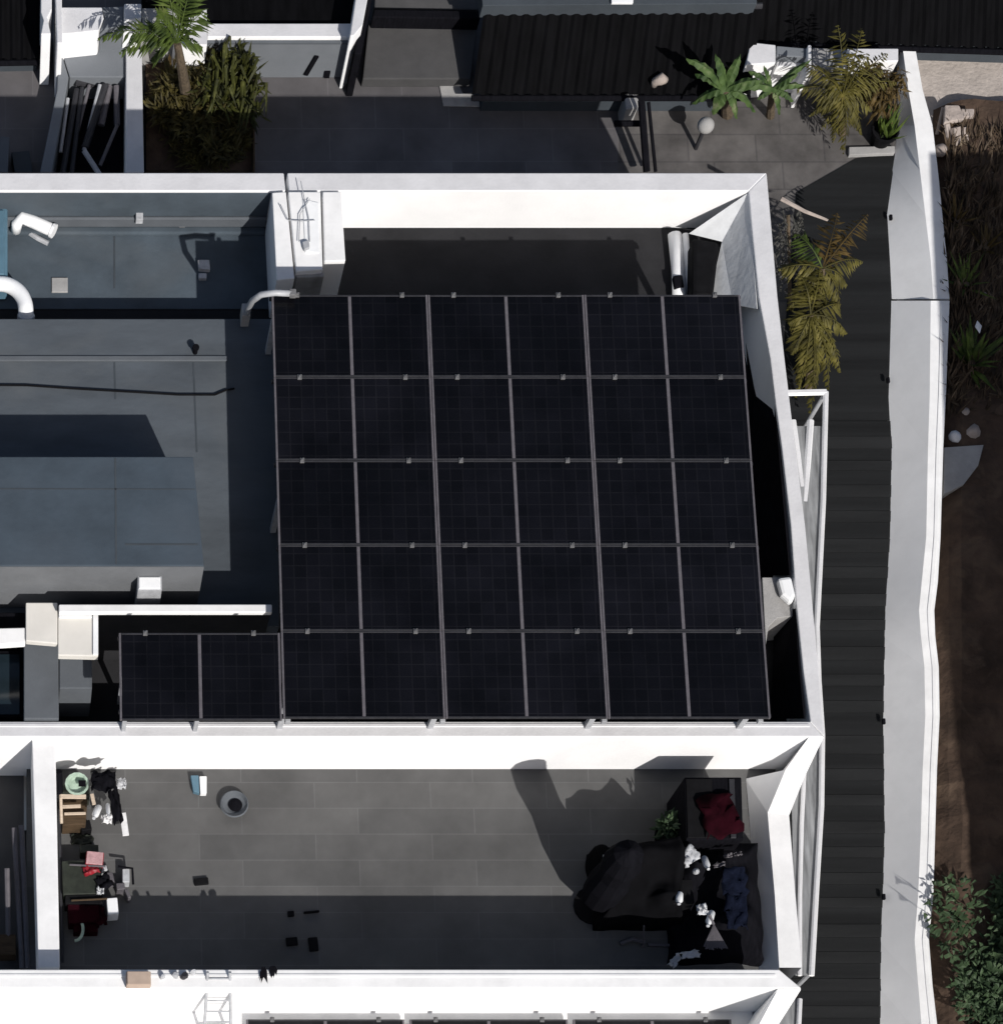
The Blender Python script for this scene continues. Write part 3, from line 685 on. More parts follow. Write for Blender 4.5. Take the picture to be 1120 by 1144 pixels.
slab_thing('roof_slab', 'narrow grey slab strip along the top centre edge', 'slab', [(536, -20), (845, -20), (845, 4), (539, 6)], 1.4, 1.1, 'coatdark')
slab_thing('roof_window', 'small white pane at the top centre picture edge', 'pane', [(682, -12), (708, -12), (707, 3), (683, 3)], 1.46, 1.41, 'whiteclean')
t = thing('concrete_platform', at(470, 60, 0), 'grey concrete platform beside the black ribbed roof', 'platform')
MB().prism([(412, 22), (534, 22), (526, 88), (405, 88)], .22, 0).build('slab', 'slab', t, .02)
MB().prism([(418, 10), (538, 12), (536, 21), (416, 19)], .5, 0).build('back_wall', 'black', t, .02)
MB().prism([(420, -20), (540, -20), (538, 11), (418, 9)], .35, 0).build('step', 'slab', t, .02)
slab_thing('paving_slab', 'pale sheet in place of a sunlit patch next to the platform', 'slab', [(488, 81), (507, 82), (517, 104), (535, 106), (536, 119), (495, 118)], .03, .004, 'conc')  # sunlit patch of the terrace, its brightness put into a pale sheet
# debris by the terrace
t = thing('rack', at(722, 150, 0), 'dark leaning metal rack standing on the upper terrace', 'rack')
MB().tube([at(716, 112, .9), at(722, 192, .3)], .06, 8).build('post', 'black', t)
MB().tube([at(724, 114, .9), at(732, 192, .3)], .03, 8).build('post', 'black', t)
MB().tube([at(686, 138, .5), at(716, 138, .5)], .05, 8).build('bar', 'black', t)
tag(MB().prism([(697, 104), (713, 104), (713, 120), (699, 122)], .5, 0).build('box', 'conc', None, .03), 'small pinkish grey box above the dark metal rack', 'box')
tag(MB().tube([at(729, 98, .5), at(732, 91, .7), at(739, 88, .75), at(743, 90, .7)], [.04, .07, .1, .06], 10).build('pot', 'rock', None, 0, True), 'crooked white pot beside the broad leaved plant', 'pot')
t = thing('garden_lamp', at(789, 150, 0), 'round white globe lamp on a short post by the terrace', 'lamp')
q = at(788, 140, .62)
MB().lathe(q, [(.02, -.13), (.08, -.11), (.125, -.05), (.135, 0), (.125, .05), (.08, .11), (.02, .135)], 18).build('globe', 'conc', t, 0, True)
MB().tube([Vector((q.x, q.y, 0)), q - Vector((0, 0, .12))], .035, 8).build('post', 'aludark', t)
# low white wall and ledge at top right
vw = thing('low_wall', at(870, 62, 0), 'low white wall with grey glass behind the broad leaved plant', 'wall')
part(MB().prism([(838, 47), (866, 50), (866, 70), (833, 72)], .9, 0), 'wall', 'white', vw)
part(MB().prism([(867, 51), (902, 54), (902, 64), (867, 62)], .85, 0), 'pane', 'greywall', vw)
part(MB().prism([(867, 66), (902, 66), (902, 74), (867, 74)], .7, 0), 'wall', 'white', vw)
part(MB().prism([(902, 50), (906, 50), (906, 80), (902, 80)], .95, 0), 'post', 'white', vw)
part(MB().prism([(907, 53), (945, 55), (945, 76), (907, 78)], .6, 0), 'wall', 'conc', vw)
part(MB().prism([(946, 54), (1003, 54), (1003, 68), (946, 68)], .9, 0), 'wall', 'white', vw)
slab_thing('threshold', 'pale ledge at the head of the dark side path', 'ledge', [(948, 164), (999, 163), (999, 171), (948, 173)], .08, 0, 'conc')

# chair on the sand
t = thing('stool', at(1066, 150, 0), 'broken pale wooden stool on the sand beyond the white wall', 'stool')
MB().prism([(1055, 117), (1071, 117), (1078, 133), (1054, 137)], .5, .42).build('seat', 'rock', t, .02)
MB().prism([(1073, 121), (1088, 121), (1088, 130), (1074, 131)], .48, .40).build('backrest', 'rock', t, .02)
for (x, yy, x1, y1, w_) in ((1057, 139, 1066, 190, .05), (1067, 142, 1069, 178, .075), (1077, 142, 1079, 180, .05), (1053, 120, 1046, 150, .03)):
    MB().tube([at(x, yy, .42), at(x1, y1, .12)], w_, 8).build('leg', 'rock', t)
for i, (x, yy, s, lb) in enumerate([(1050, 168, .11, 'pale rock wedged against the white wall near the stool'), (1067, 487, .10, 'white rounded rock beside the wall above the concrete patch'), (1086, 484, .15, 'brown tall rock right of the white rounded rock'), (1078, 462, .10, 'small pale rock under the spiky plant'), (1098, 330, .05, 'tiny pale rock near the green sprout')]):
    o = MB(); q = at(x, yy, .3)
    o.lathe(q - Vector((0, 0, s)), [(s * .5, 0), (s * .95, s * .5), (s, s), (s * .7, s * 1.6), (s * .2, s * 1.9)], 9)
    for v in o.v: v += mnoise.noise_vector(v * 5) * s * .35
    tag(o.build('rock', 'rock' if i != 1 else 'paper', None, 0, True), lb, 'rock', 'rocks on the bank')

# ------------------------------------------------------------------ plants
def frond(mb, p0, p1, arch=.35, n=16, ll=.32, lw=.05, droop=.35, side=None):
    d = p1 - p0; L = d.length; pts = []
    for k in range(n + 1):
        t = k / n
        pts.append(p0 + d * t + Vector((0, 0, arch * L * 4 * t * (1 - t) * .5)))
    mb.tube(pts[::2], [.014 * (1 - .7 * i / (len(pts[::2]) - 1)) for i in range(len(pts[::2]))], 5, False)
    for k in range(2, n + 1):
        p = pts[k]; tdir = (pts[k] - pts[k - 1]).normalized()
        sd_ = tdir.cross(Vector((0, 0, 1)))
        if sd_.length < .01: sd_ = Vector((1, 0, 0))
        sd_.normalize(); f = math.sin(math.pi * (.15 + .8 * k / n))
        for s in (-1, 1):
            dv = (sd_ * s * random.uniform(.7, 1) + tdir * random.uniform(.5, .9) - Vector((0, 0, droop * random.uniform(.5, 1.4)))).normalized()
            mb.leaf(p + tdir * random.uniform(-.02, .02), dv, Vector((0, 0, 1)), ll * f * random.uniform(.75, 1.2), lw * random.uniform(.8, 1.2))
def leafcloud(mb, c, rad, n, size, clumps=9, aspect=.45, up=.3):
    cl = []
    for _ in range(clumps):
        v = Vector((random.gauss(0, .45), random.gauss(0, .45), random.gauss(0, .4)))
        cl.append((Vector((c[0] + v.x * rad[0], c[1] + v.y * rad[1], c[2] + v.z * rad[2])), random.uniform(.25, .55)))
    for _ in range(n):
        cc, cr = random.choice(cl)
        u = Vector((random.gauss(0, 1), random.gauss(0, 1), random.gauss(0, 1))).normalized() * (random.random() ** .5) * cr
        p = cc + Vector((u.x * rad[0], u.y * rad[1], u.z * rad[2]))
        d = (u + Vector((random.uniform(-.7, .7), random.uniform(-.7, .7), random.uniform(-.5, .5) + up))).normalized()
        mb.leaf(p, d, Vector((random.uniform(-.5, .5), random.uniform(-.5, .5), 1)), size * random.uniform(.6, 1.3), size * aspect * random.uniform(.7, 1.2))
    return cl

# planter with palm and shrub at the top left
pl = thing('planter', at(222, 130, 0), 'dark planter bed between the white beam and the terrace', 'planter')
part(MB().prism([(163, 50), (282, 50), (282, 190), (163, 190)], .18, .0), 'soil', 'soil', pl, 0)
part(MB().prism([(282.5, 70), (285, 70), (285, 192), (282.5, 192)], .34, 0), 'edge', 'brownwood', pl)
part(MB().prism([(161.5, 86), (163.5, 86), (163.5, 192), (161.5, 192)], .34, 0), 'edge', 'black', pl)
pt = thing('palm_tree', at(207, 110, .18), 'tall green palm rising over the planter at the top left', 'palm')
crown = at(198, 48, 1.9)
MB().tube([at(208, 112, .18), at(207, 100, .8), at(203, 75, 1.4), crown], [.11, .09, .075, .06], 9).build('trunk', 'bark', pt)
for k, (x, yy, z, a) in enumerate([(205, -30, 2.6, .25), (215, -22, 2.7, .2), (188, -10, 2.5, .2), (112, 42, 1.9, .4), (135, 58, 1.7, .45), (150, 36, 2.1, .4), (228, 14, 2.3, .4), (225, 52, 1.6, .4), (170, 66, 1.4, .5), (176, 20, 2.4, .3)]):
    o = MB(); frond(o, crown, at(x, yy, z), a, 18, .34, .055, .4); o.build('frond', 'leaf', pt)
sb = thing('shrub', at(252, 110, .18), 'yellow green strappy shrub in the right corner of the planter', 'shrub')
o = MB(); q = at(252, 118, .18)
for k in range(95):
    b0 = q + Vector((random.uniform(-.32, .32), random.uniform(-.3, .35), random.uniform(0, .3)))
    d = Vector((random.gauss(0, .35), random.gauss(.1, .4), 1)).normalized()
    mid = b0 + d * random.uniform(.35, .8); tip = mid + Vector((random.uniform(-.2, .2), -random.uniform(.15, .5), -random.uniform(0, .3)))
    o.tube([b0, mid, tip], [.02, .03, .006], 4, False)
leafcloud(o, q + Vector((0, .1, .6)), (.42, .55, .3), 260, .26, 8, .22)
o.build('foliage', 'leafolive', sb)
MB().tube([q, q + Vector((0, 0, .5))], .05, 6).build('stem', 'bark', sb)
sb = thing('shrub', at(205, 150, .18), 'brown green dying shrub spreading over the dark planter soil', 'shrub')
o = MB(); leafcloud(o, at(216, 112, .5), (.66, .75, .25), 2200, .24, 26, .22); leafcloud(o, at(222, 158, .32), (.6, .42, .14), 1300, .2, 22, .22)
leafcloud(o, at(262, 150, .4), (.25, .55, .2), 500, .22, 10, .22)
o.build('foliage', 'shrubdark', sb)
MB().tube([at(210, 125, .18), at(212, 118, .5)], .04, 6).build('stem', 'bark', sb)
for i, (x, yy) in enumerate([(203, 160), (213, 154), (223, 162), (229, 155), (247, 157)]):
    o = MB(); q = at(x, yy, .3)
    o.lathe(q - Vector((0, 0, .1)), [(.05, 0), (.075, .06), (.05, .14), (.01, .16)], 8)
    for v in o.v: v += mnoise.noise_vector(v * 9) * .05
    tag(o.build('rock', 'rock'), ['leftmost pale stone in the planter heap', 'upper pale stone of the planter heap', 'lower middle pale stone of the planter heap', 'right pale stone of the planter heap', 'single pale stone right of the planter heap'][i], 'rock', 'pale stones in the planter')
sb = thing('shrub', at(195, 75, .18), 'dry pale stalks in front of the palm trunk', 'shrub')
o = MB()
for k in range(16):
    x = random.uniform(178, 200)
    o.tube([at(x, random.uniform(110, 125), .3), at(x + random.uniform(-6, 12), random.uniform(60, 80), .6)], [.018, .008], 5)
o.build('stalk', 'leafbr', sb)

# broad leaved plants right of the shed
def broad_leaf(mb, p0, p1, width, arch):
    d = p1 - p0; L = d.length; n = 10
    sd_ = d.cross(Vector((0, 0, 1))).normalized(); o = len(mb.v)
    for k in range(n + 1):
        t = k / n; p = p0 + d * t + Vector((0, 0, arch * L * math.sin(math.pi * t * .9)))
        wdt = width * (math.sin(math.pi * min(1, .08 + t * .92)) ** .7) * .5 * random.uniform(.85, 1.1)
        mb.v += [p + sd_ * wdt - Vector((0, 0, .03 * (k % 2))), p + Vector((0, 0, .03)), p - sd_ * wdt - Vector((0, 0, .03 * (k % 2)))]
    for k in range(n):
        a = o + 3 * k; mb.f += [(a, a + 3, a + 4, a + 1), (a + 1, a + 4, a + 5, a + 2)]
bp_ = thing('banana_plant', at(808, 125, 0), 'broad leaved green plant with arching leaves beside the black roof', 'plant')
cq = at(810, 100, 1.1)
MB().tube([at(812, 128, 0), cq], [.1, .07], 8).build('stem', 'bark', bp_)
for (x, yy, z, wd, a) in [(765, 68, 1.5, .2, .15), (775, 85, 1.2, .2, .2), (772, 118, .7, .18, .2), (795, 130, .6, .2, .2), (826, 62, 1.5, .16, .1), (850, 92, 1.3, .2, .15), (868, 105, 1.0, .18, .2), (842, 128, .6, .18, .2), (822, 135, .6, .18, .2), (798, 62, 1.6, .18, .1)]:
    o = MB(); broad_leaf(o, cq, at(x, yy, z), wd, a); o.build('leaf', 'leafb', bp_)
bp_ = thing('banana_plant', at(870, 130, 0), 'dark green plant with narrow leaves before the low white wall', 'plant')
cq = at(862, 100, .9)
MB().tube([at(860, 130, 0), cq], [.07, .05], 8).build('stem', 'bark', bp_)
for (x, yy, z, wd, a) in [(905, 68, 1.3, .13, .1), (890, 85, 1.2, .15, .15), (835, 82, 1.2, .14, .2), (845, 112, .8, .12, .2), (885, 115, .8, .14, .2), (870, 130, .5, .12, .2), (902, 100, .9, .12, .2), (852, 75, 1.3, .12, .1)]:
    o = MB(); broad_leaf(o, cq, at(x, yy, z), wd, a); o.build('leaf', 'leafb', bp_)
# yellow-green potted palms
pp = thing('potted_palm', at(940, 140, 0), 'yellow green feathery palm by the head of the side path', 'palm')
cq = at(940, 108, .9)
MB().tube([at(940, 150, 0), cq], [.06, .05], 8).build('trunk', 'bark', pp)
for (x, yy, z, a) in [(935, 28, 1.7, .2), (962, 34, 1.7, .25), (900, 72, 1.4, .3), (890, 100, 1.0, .4), (905, 128, .5, .5), (930, 158, .4, .4), (942, 170, .3, .4), (958, 128, .6, .5), (975, 100, 1.0, .4), (985, 78, 1.3, .35), (948, 60, 1.6, .3), (920, 88, 1.3, .4), (962, 150, .4, .4), (972, 122, .7, .4), (918, 142, .4, .4), (990, 60, 1.5, .3), (1000, 92, 1.1, .4), (912, 112, .8, .4), (968, 62, 1.6, .3), (928, 120, .6, .5), (952, 92, 1.1, .5)]:
    o = MB(); frond(o, cq, at(x, yy, z), a, 16, .26, .04, .7); o.build('frond', 'leafy', pp)
bs = thing('shrub', at(980, 110, 0), 'brown green hanging shrub against the white boundary wall', 'shrub')
o = MB(); leafcloud(o, at(975, 98, .75), (.42, .6, .35), 900, .2, 12, .22, -.6); o.build('foliage', 'leafbr', bs)
MB().tube([at(978, 140, 0), at(975, 98, .7)], .05, 6).build('stem', 'bark', bs)
po = thing('plant_pot', at(982, 158, 0), 'round black plant pot beside the white boundary wall', 'pot')
q = at(981, 160, 0)
MB().lathe(q, [(.14, 0), (.2, .3), (.22, .3), (.22, .36), (.19, .36), (.17, .25)], 18).build('pot', 'darkplastic', po, 0)
o = MB()
for k in range(26):
    d = Vector((random.gauss(0, .3), random.gauss(.15, .3), 1)).normalized()
    o.leaf(q + Vector((random.uniform(-.1, .1), random.uniform(-.1, .1), .25)), d, Vector((0, -1, .2)), random.uniform(.35, .6), .06)
o.build('foliage', 'leaf', po)
# palm hanging beside the path
sp_ = thing('palm_tree', at(905, 420, 0), 'drooping yellow brown palm between the house and the side path', 'palm')
cq = at(918, 300, 1.2)
MB().tube([at(905, 430, 0), at(910, 380, .5), cq], [.08, .07, .05], 8).build('trunk', 'bark', sp_)
for (x, yy, z, a, m) in [(968, 240, 1.3, .25, 'leafbr'), (962, 292, .9, .35, 'leafy'), (935, 238, 1.5, .2, 'leafbr'), (890, 262, 1.4, .3, 'leaf'), (872, 300, 1.2, .35, 'leafy'), (880, 345, .8, .4, 'leafy'), (905, 372, .6, .4, 'leafy'), (938, 350, .6, .45, 'leafy'), (945, 318, .8, .4, 'leafy'), (950, 262, 1.2, .3, 'leafbr')]:
    o = MB(); frond(o, cq, at(x, yy, z), a, 16, .34, .05, .8); o.build('frond', m, sp_)
MB().tube([at(872, 222, 1.5), at(898, 236, 1.45), at(924, 246, 1.35)], [.035, .03, .02], 6).build('stalk', 'rock', sp_)
sp2 = thing('palm_tree', at(902, 425, 0), 'smaller yellow green palm hanging over the white canopy bar', 'palm')
cq = at(905, 352, 1.0)
MB().tube([at(903, 440, 0), cq], [.07, .05], 8).build('trunk', 'bark', sp2)
for (x, yy, z, a) in [(893, 430, .5, .3), (910, 438, .5, .3), (938, 415, .4, .4), (945, 372, .6, .4), (884, 395, .7, .4), (925, 432, .4, .4), (882, 360, .9, .4), (938, 340, .9, .4), (915, 300, 1.3, .3), (895, 310, 1.3, .3), (932, 395, .5, .4), (905, 460, .3, .3), (890, 440, .3, .3), (920, 380, .6, .5), (900, 405, .5, .5), (930, 360, .7, .4)]:
    o = MB(); frond(o, cq, at(x, yy, z), a, 16, .32, .06, .9); o.build('frond', 'leafy', sp2)
gy = thing('shrub', at(890, 330, 0), 'grey withered fronds hugging the right wall of the house', 'shrub')
for (x0, y0, x1, y1) in [(874, 235, 878, 330), (884, 240, 895, 310), (890, 230, 900, 285), (870, 250, 872, 330)]:
    o = MB(); frond(o, at(x0, y0, 1.0), at(x1, y1, .3), .2, 14, .2, .035, .9); o.build('frond', 'leafgrey', gy)
MB().tube([at(882, 345, 0), at(880, 240, 1.0)], .03, 6).build('stem', 'bark', gy)

# bank plants
def spiky(name, label, x, yy, z, n, L, m, lw=.07):
    t = thing(name, at(x, yy, z), label, 'plant'); q = at(x, yy, z); o = MB()
    for k in range(n):
        a = random.uniform(0, 2 * math.pi); e = random.uniform(.25, 1.2)
        d = Vector((math.cos(a) * math.cos(e) * .55, math.sin(a) * math.cos(e) + .35, math.sin(e))).normalized()
        o.leaf(q, d, Vector((0, 0, 1)), L * random.uniform(.6, 1.1), lw)
    o.build('foliage', m, t); MB().tube([q - Vector((0, 0, .1)), q + Vector((0, 0, .12))], .05, 6).build('stem', 'bark', t)
spiky('agave', 'green spiky plant rooted on the dark bank beside the wall', 1082, 410, .3, 26, .8, 'leaf', .1)
spiky('agave', 'thin green sprout on the dark bank above the spiky plant', 1076, 322, .3, 18, .6, 'leaf', .06)
spiky('agave', 'pale dry tuft on the bank below the broken stool', 1066, 250, .3, 16, .5, 'leafbr', .05)
spiky('agave', 'dark sprout next to the dry tuft by the right edge', 1098, 280, .3, 18, .5, 'leafbr', .05)
o = MB(); o.leaf(at(1091, 358, .9), Vector((.1, -1, .1)).normalized(), Vector((0, 0, 1)), .22, .11)
o.build('flower', 'paper', [x for x in bpy.data.objects if x.name == 'agave'][0])
o = MB(); random.seed(5)
for k in range(1500):
    px_ = 1056 + 70 * random.random() ** 1.2; py_ = random.uniform(150, 470)
    q = at(px_, py_, .24)
    d = Vector((random.gauss(0, .3), random.gauss(.5, .5), random.uniform(.3, 1))).normalized()
    o.leaf(q, d, Vector((random.uniform(-.4, .4), 0, 1)), random.uniform(.2, .5), random.uniform(.02, .05))
tag(o.build('dry_grass', 'drygrass'), kind='stuff')
# visible tree, bottom right
def tree(name, label, base, h, rad, n, size, m, clumps):
    t = thing(name, base, label, 'tree')
    o = MB(); c = base + Vector((0, 0, h))
    cl = leafcloud(o, c, rad, n, size, clumps, .45, .1)
    for v in o.v: v.z = min(v.z, c.z + .12 + .1 * math.sin(v.x * 17 + v.y * 23))
    o.build('crown', m, t)
    o = MB(); o.tube([base, base + Vector((.05, .05, h * .5)), c], [.16, .12, .07], 8)
    for cc, cr in cl[:7]: o.tube([base + Vector((.05, .05, h * .55)), (base + cc) / 2 + Vector((0, 0, h * .4)), cc], [.07, .05, .02], 6)
    o.build('trunk', 'bark', t); return t
random.seed(21)
b0 = at(1130, 1120, 0); b0.z = .15
tree('tree', 'dark green tree with small leaves in the bottom right corner', b0, .42, (.86, 1.5, .26), 13000, .13, 'leafd', 44)
# taller house standing just outside the right edge: it shades the bank
nb = thing('house', Vector((20, 10, 0)), 'tall neighbouring house outside the right picture edge that shades the bank', 'house')
NH = 6.0
HP = [(17.35, -6), (17.35, 13.4), (17.62, 19.6), (23, 19.6), (23, -6)]
MB().prism_w([Vector((x, yy, NH)) for x, yy in HP], -.06).build('wall', 'cream', nb, .02)
MB().prism_w([Vector((x - .07 if x < 20 else x + .1, yy + (.1 if yy > 19 else -.1 if yy < 0 else 0), NH + .12)) for x, yy in HP], NH).build('roof', 'conc', nb, .02)
for yy in (0, 5, 10):
    f_ = MB().box((17.34, yy, 3.2), (.06, 1.2, 1.1)).build('window', 'aludark', nb, .01)
    MB().box((17.30, yy, 3.2), (.03, 1.06, .96)).build('pane', 'glass', f_)

# ------------------------------------------------------------------ courtyard things
def cbox(name, label, cat, x, yy, z0, sz, m, rz=0.0, lid=None, group=None, z=C):
    """box with its top centre shown at pixel (x, yy)"""
    q = at(x, yy, z0 + sz[2])
    t = thing(name, Vector((q.x, q.y, z0)), label, cat, group)
    MB().box((q.x, q.y, z0 + sz[2] / 2), sz, rz).build('body', m, t, .012)
    if lid: MB().box((q.x, q.y, z0 + sz[2] + .012), (sz[0] * .92, sz[1] * .92, .03), rz).build('lid', lid, t, .008)
    return t
def bottle(label, x, yy, z0, r, h, m, tilt=(0, 0), name='bottle', cat='bottle', group=None):
    q = at(x, yy, z0 + h * .5); q.z = z0
    mt = Matrix.Rotation(tilt[0], 4, 'X') @ Matrix.Rotation(tilt[1], 4, 'Y')
    t = thing(name, q, label, cat, group)
    MB().lathe(q, [(r * .8, .0), (r, .02), (r, h * .68), (r * .45, h * .85), (r * .4, h * .94)], 12, mt).build('body', m, t, 0, True)
    MB().lathe(q, [(r * .48, h * .93), (r * .48, h), (r * .3, h * 1.01)], 10, mt).build('cap', 'silver', t)
    return t
def rag(name, label, cat, x, yy, z, sx, sy, m, seed, rz=0):
    o = MB(); n = 7; q = at(x, yy, z); mt = Matrix.Rotation(rz, 3, 'Z')
    for j in range(n + 1):
        for i in range(n + 1):
            p = mt @ Vector(((i / n - .5) * sx, (j / n - .5) * sy, 0))
            p += Vector((mnoise.noise(Vector((i * .6, j * .6, seed))) * sx * .2, mnoise.noise(Vector((i * .6, j * .6, seed + 9))) * sy * .2, abs(mnoise.noise(Vector((i * .7, j * .7, seed + 4)))) * .16))
            o.v.append(q + p)
    for j in range(n):
        for i in range(n):
            a = j * (n + 1) + i; o.f.append((a, a + 1, a + n + 2, a + n + 1))
    ob = o.build(name, m, None, 0, True); so_ = ob.modifiers.new('solid', 'SOLIDIFY'); so_.thickness = .01
    return tag(ob, label, cat)

# upright caster added for the long shadow band across the tiles
t = thing('shadow_caster', at(655, 992, C), 'upright dark shadow caster added beside the dark heap', 'shadow_caster')
q = at(662, 1012, C)
MB().lathe(q, [(.02, .2), (.16, .25), (.27, .5), (.29, 1.0), (.24, 1.4), (.27, 1.8), (.2, 2.15), (.02, 2.3)], 12).build('canopy', 'black', t)
MB().tube([q, q + Vector((0, 0, 2.25))], .03, 8).build('pole', 'aludark', t)
MB().lathe(q, [(.28, 0), (.28, .06), (.05, .1)], 16).build('base', 'darkplastic', t)
# covered heap
def heap(label, x0, y0, x1, y1, h, seed, m='black'):
    o = MB(); n = 44; a, b = at(x0, y1, C), at(x1, y0, C)
    for j in range(n + 1):
        for i in range(n + 1):
            u, v = i / n, j / n
            x = a.x + (b.x - a.x) * u; yy = a.y + (b.y - a.y) * v
            e = min(1, min(u, 1 - u, v, 1 - v) * 5)
            k = .62 + .55 * mnoise.noise(Vector((x * 1.7, yy * 1.7, seed))) + .16 * mnoise.noise(Vector((x * 3.6, yy * 3.6, seed)))
            o.v.append(Vector((x + .05 * mnoise.noise(Vector((yy * 3, x, 1))), yy + .05 * mnoise.noise(Vector((x * 3, yy, 2))), C + .005 + max(.02, h * k) * e ** .5)))
    for j in range(n):
        for i in range(n):
            c = j * (n + 1) + i; o.f.append((c, c + 1, c + n + 2, c + n + 1))
    return tag(o.build('tarpaulin', m, None, 0, True), label, 'tarpaulin')
heap('dark heap added to throw shade on the right of the courtyard', 660, 955, 752, 1040, 1.45, 3.3, 'heapshade')  # heap added and shaped to throw shade; dark colour stands in for shaded tiles
heap('black lumpy sheet along the right courtyard wall', 745, 945, 842, 1078, .9, 8.1)
# cabinet with red tub
t = thing('cabinet', at(798, 905, C), 'tall black cabinet against the white house wall in the courtyard', 'cabinet')
MB().prism([(764, 868), (828, 868), (830, 938), (766, 938)], C + 1.0, C).build('body', 'black', t, .02)
MB().prism([(766, 870), (795, 870), (796, 936), (768, 936)], C + 1.02, C + 1.0).build('door', 'darkplastic', t, .008)
MB().prism([(814, 870), (820, 870), (822, 936), (816, 936)], C + 1.03, C + 1.0).build('handle', 'aludark', t, .005)
rag('cloth', 'dark red cloth lying on the black cabinet', 'cloth', 803, 912, C + 1.06, .5, .6, 'darkred', 51, .2)
# dark potted plant
t = thing('potted_plant', at(735, 930, C), 'small dark green bush in a pot left of the black cabinet', 'plant')
q = at(738, 940, C)
MB().lathe(q, [(.1, 0), (.14, .22), (.15, .22), (.12, .2)], 14).build('pot', 'darkplastic', t)
o = MB(); leafcloud(o, q + Vector((0, 0, .5)), (.25, .25, .28), 260, .13, 7); o.build('foliage', 'leafd', t)
# small pale things on the heap
H = C + .75
cbox('box', 'small white box in front of the upright shadow caster', 'box', 691, 961, C + .85, (.12, .14, .08), 'whiteclean', .1)
tag(MB().tube([at(675, 955, C + .95), at(669, 985, C + .8)], .018, 6).build('stick', 'paper'), 'thin white stick leaning on the dark heap', 'stick')
rag('plastic_bag', 'crumpled silver plastic bag on the black sheet', 'bag', 768, 957, C + .95, .28, .22, 'silver', 3, .6)
bottle('upright white bottle beside the crumpled silver bag', 789, 954, C + .8, .045, .3, 'whiteclean', (.9, 0))
bottle('short silver can below the crumpled bag', 777, 972, C + .85, .045, .12, 'silver', (.3, 0), 'can', 'can')
bottle('white oval bottle lying on the dark crate', 761, 995, C + .85, .05, .22, 'whiteclean', (1.1, -.2))
bottle('tilted long white bottle in the middle of the heap', 798, 1015, C + .85, .05, .32, 'whiteclean', (1.0, -.35))
rag('plastic_bag', 'small grey plastic bag left of the tilted bottle', 'bag', 783, 1017, C + .95, .14, .14, 'silver', 12)
t = thing('broom', at(800, 1050, C + .6), 'grey fan shaped broom lying on the heap', 'broom')
o = MB()
for k in range(26):
    a = -.32 + .64 * k / 25
    o.tube([at(797, 1033, C + .97), at(799 + 42 * math.sin(a), 1033 + 27 * math.cos(a) + random.uniform(-2, 2), C + .9)], .008, 4)
o.build('bristles', 'alu', t)
MB().tube([at(797, 1033, C + .98), at(792, 1022, C + 1.02)], .02, 6).build('handle', 'alu', t)
rag('paper', 'white torn paper at the foot of the heap, left scrap', 'paper', 753, 1074, C + .45, .2, .1, 'paper', 5, .9)
rag('paper', 'white torn paper at the foot of the heap, right scrap', 'paper', 770, 1067, C + .5, .24, .1, 'paper', 6, .1)
tag(MB().tube([at(693, 1054, C + .04), at(706, 1049, C + .07), at(720, 1053, C + .04)], .03, 6).build('handle_bar', 'alu'), 'curved grey handle at the foot of the heap', 'handle')
tag(MB().box(at(737, 1056, C + .03), (.34, .04, .04), -.03).build('bar', 'alu'), 'short grey bar lying flat below the heap', 'bar')
tag(MB().tube([at(719, 1034, C + .5), at(718, 1058, C + .02)], .012, 6).build('stick', 'alu'), 'thin grey upright stick beside the curved handle', 'stick')
for i, (x, yy, w_) in enumerate([(812, 957, .1), (823, 955, .12), (803, 967, .16)]):
    rag('plastic_bag', ['narrow grey plastic strip right of the white bottle', 'grey plastic strip near the right courtyard wall', 'thin pale strip below the grey plastic strips'][i], 'bag', x, yy, C + .9, w_, .05, 'alu', 20 + i, .2)
rag('cloth', 'dark blue cloth hanging near the right courtyard wall', 'cloth', 822, 1018, C + .92, .3, .5, 'denim', 31)
rag('cloth', 'large dark blue cloth over the right heap', 'cloth', 820, 985, C + .95, .34, .4, 'denim', 37)
cbox('crate', 'flat dark crate under the white oval bottle', 'crate', 762, 996, C + .45, (.3, .35, .32), 'darkplastic', .05)

# left clutter
Lz = C
t = thing('shelf', at(82, 905, C), 'low dark shelf with bleached boards in the top left courtyard corner', 'shelf')
for (x, yy, w_, d_, zz) in [(82, 890, .36, .06, .6), (80, 901, .26, .045, .5), (84, 909, .3, .035, .42)]:
    MB().box(at(x, yy, C + zz), (w_, d_, .03), random.uniform(-.05, .05)).build('board', 'wood', t, .004)
MB().tube([at(68, 885, C + .6), at(69, 920, C + .5)], .022, 6).build('post', 'wood', t)
MB().prism([(70, 892), (98, 893), (96, 921), (70, 922)], C + .36, C).build('body', 'brownwood', t, .01)
MB().box(at(104, 893, C + .6), (.05, .16, .03), .2).build('board', 'wood', t, .004)
t = thing('basin', at(86, 874, C), 'pale green basin on the shelf against the white wall', 'basin')
q = at(86, 879, C + .5)
MB().lathe(q, [(.1, 0), (.16, .1), (.17, .1), (.17, .12), (.14, .12), (.1, .04)], 14).build('body', 'green', t)
MB().box(q + Vector((.07, 0, .13)), (.1, .08, .04)).build('soap_dish', 'black', t)
cbox('crate', 'dark green crate below the pale green basin', 'crate', 84, 882, C, (.42, .16, .42), 'olive')
tag(MB().tube([at(65, 862, C + .9), at(66, 885, C + .6)], .06, 8).build('pipe', 'black'), 'thick black pipe in the corner beside the left courtyard wall', 'pipe')
tag(MB().tube([at(66, 905, C + .3), at(70, 1075, C + .15)], .025, 6).build('pipe', 'aludark'), 'long thin dark pipe along the left courtyard wall', 'pipe')
rag('cloth', 'black cloth bundle hanging beside the basin', 'cloth', 116, 873, C + .7, .34, .3, 'black', 41)
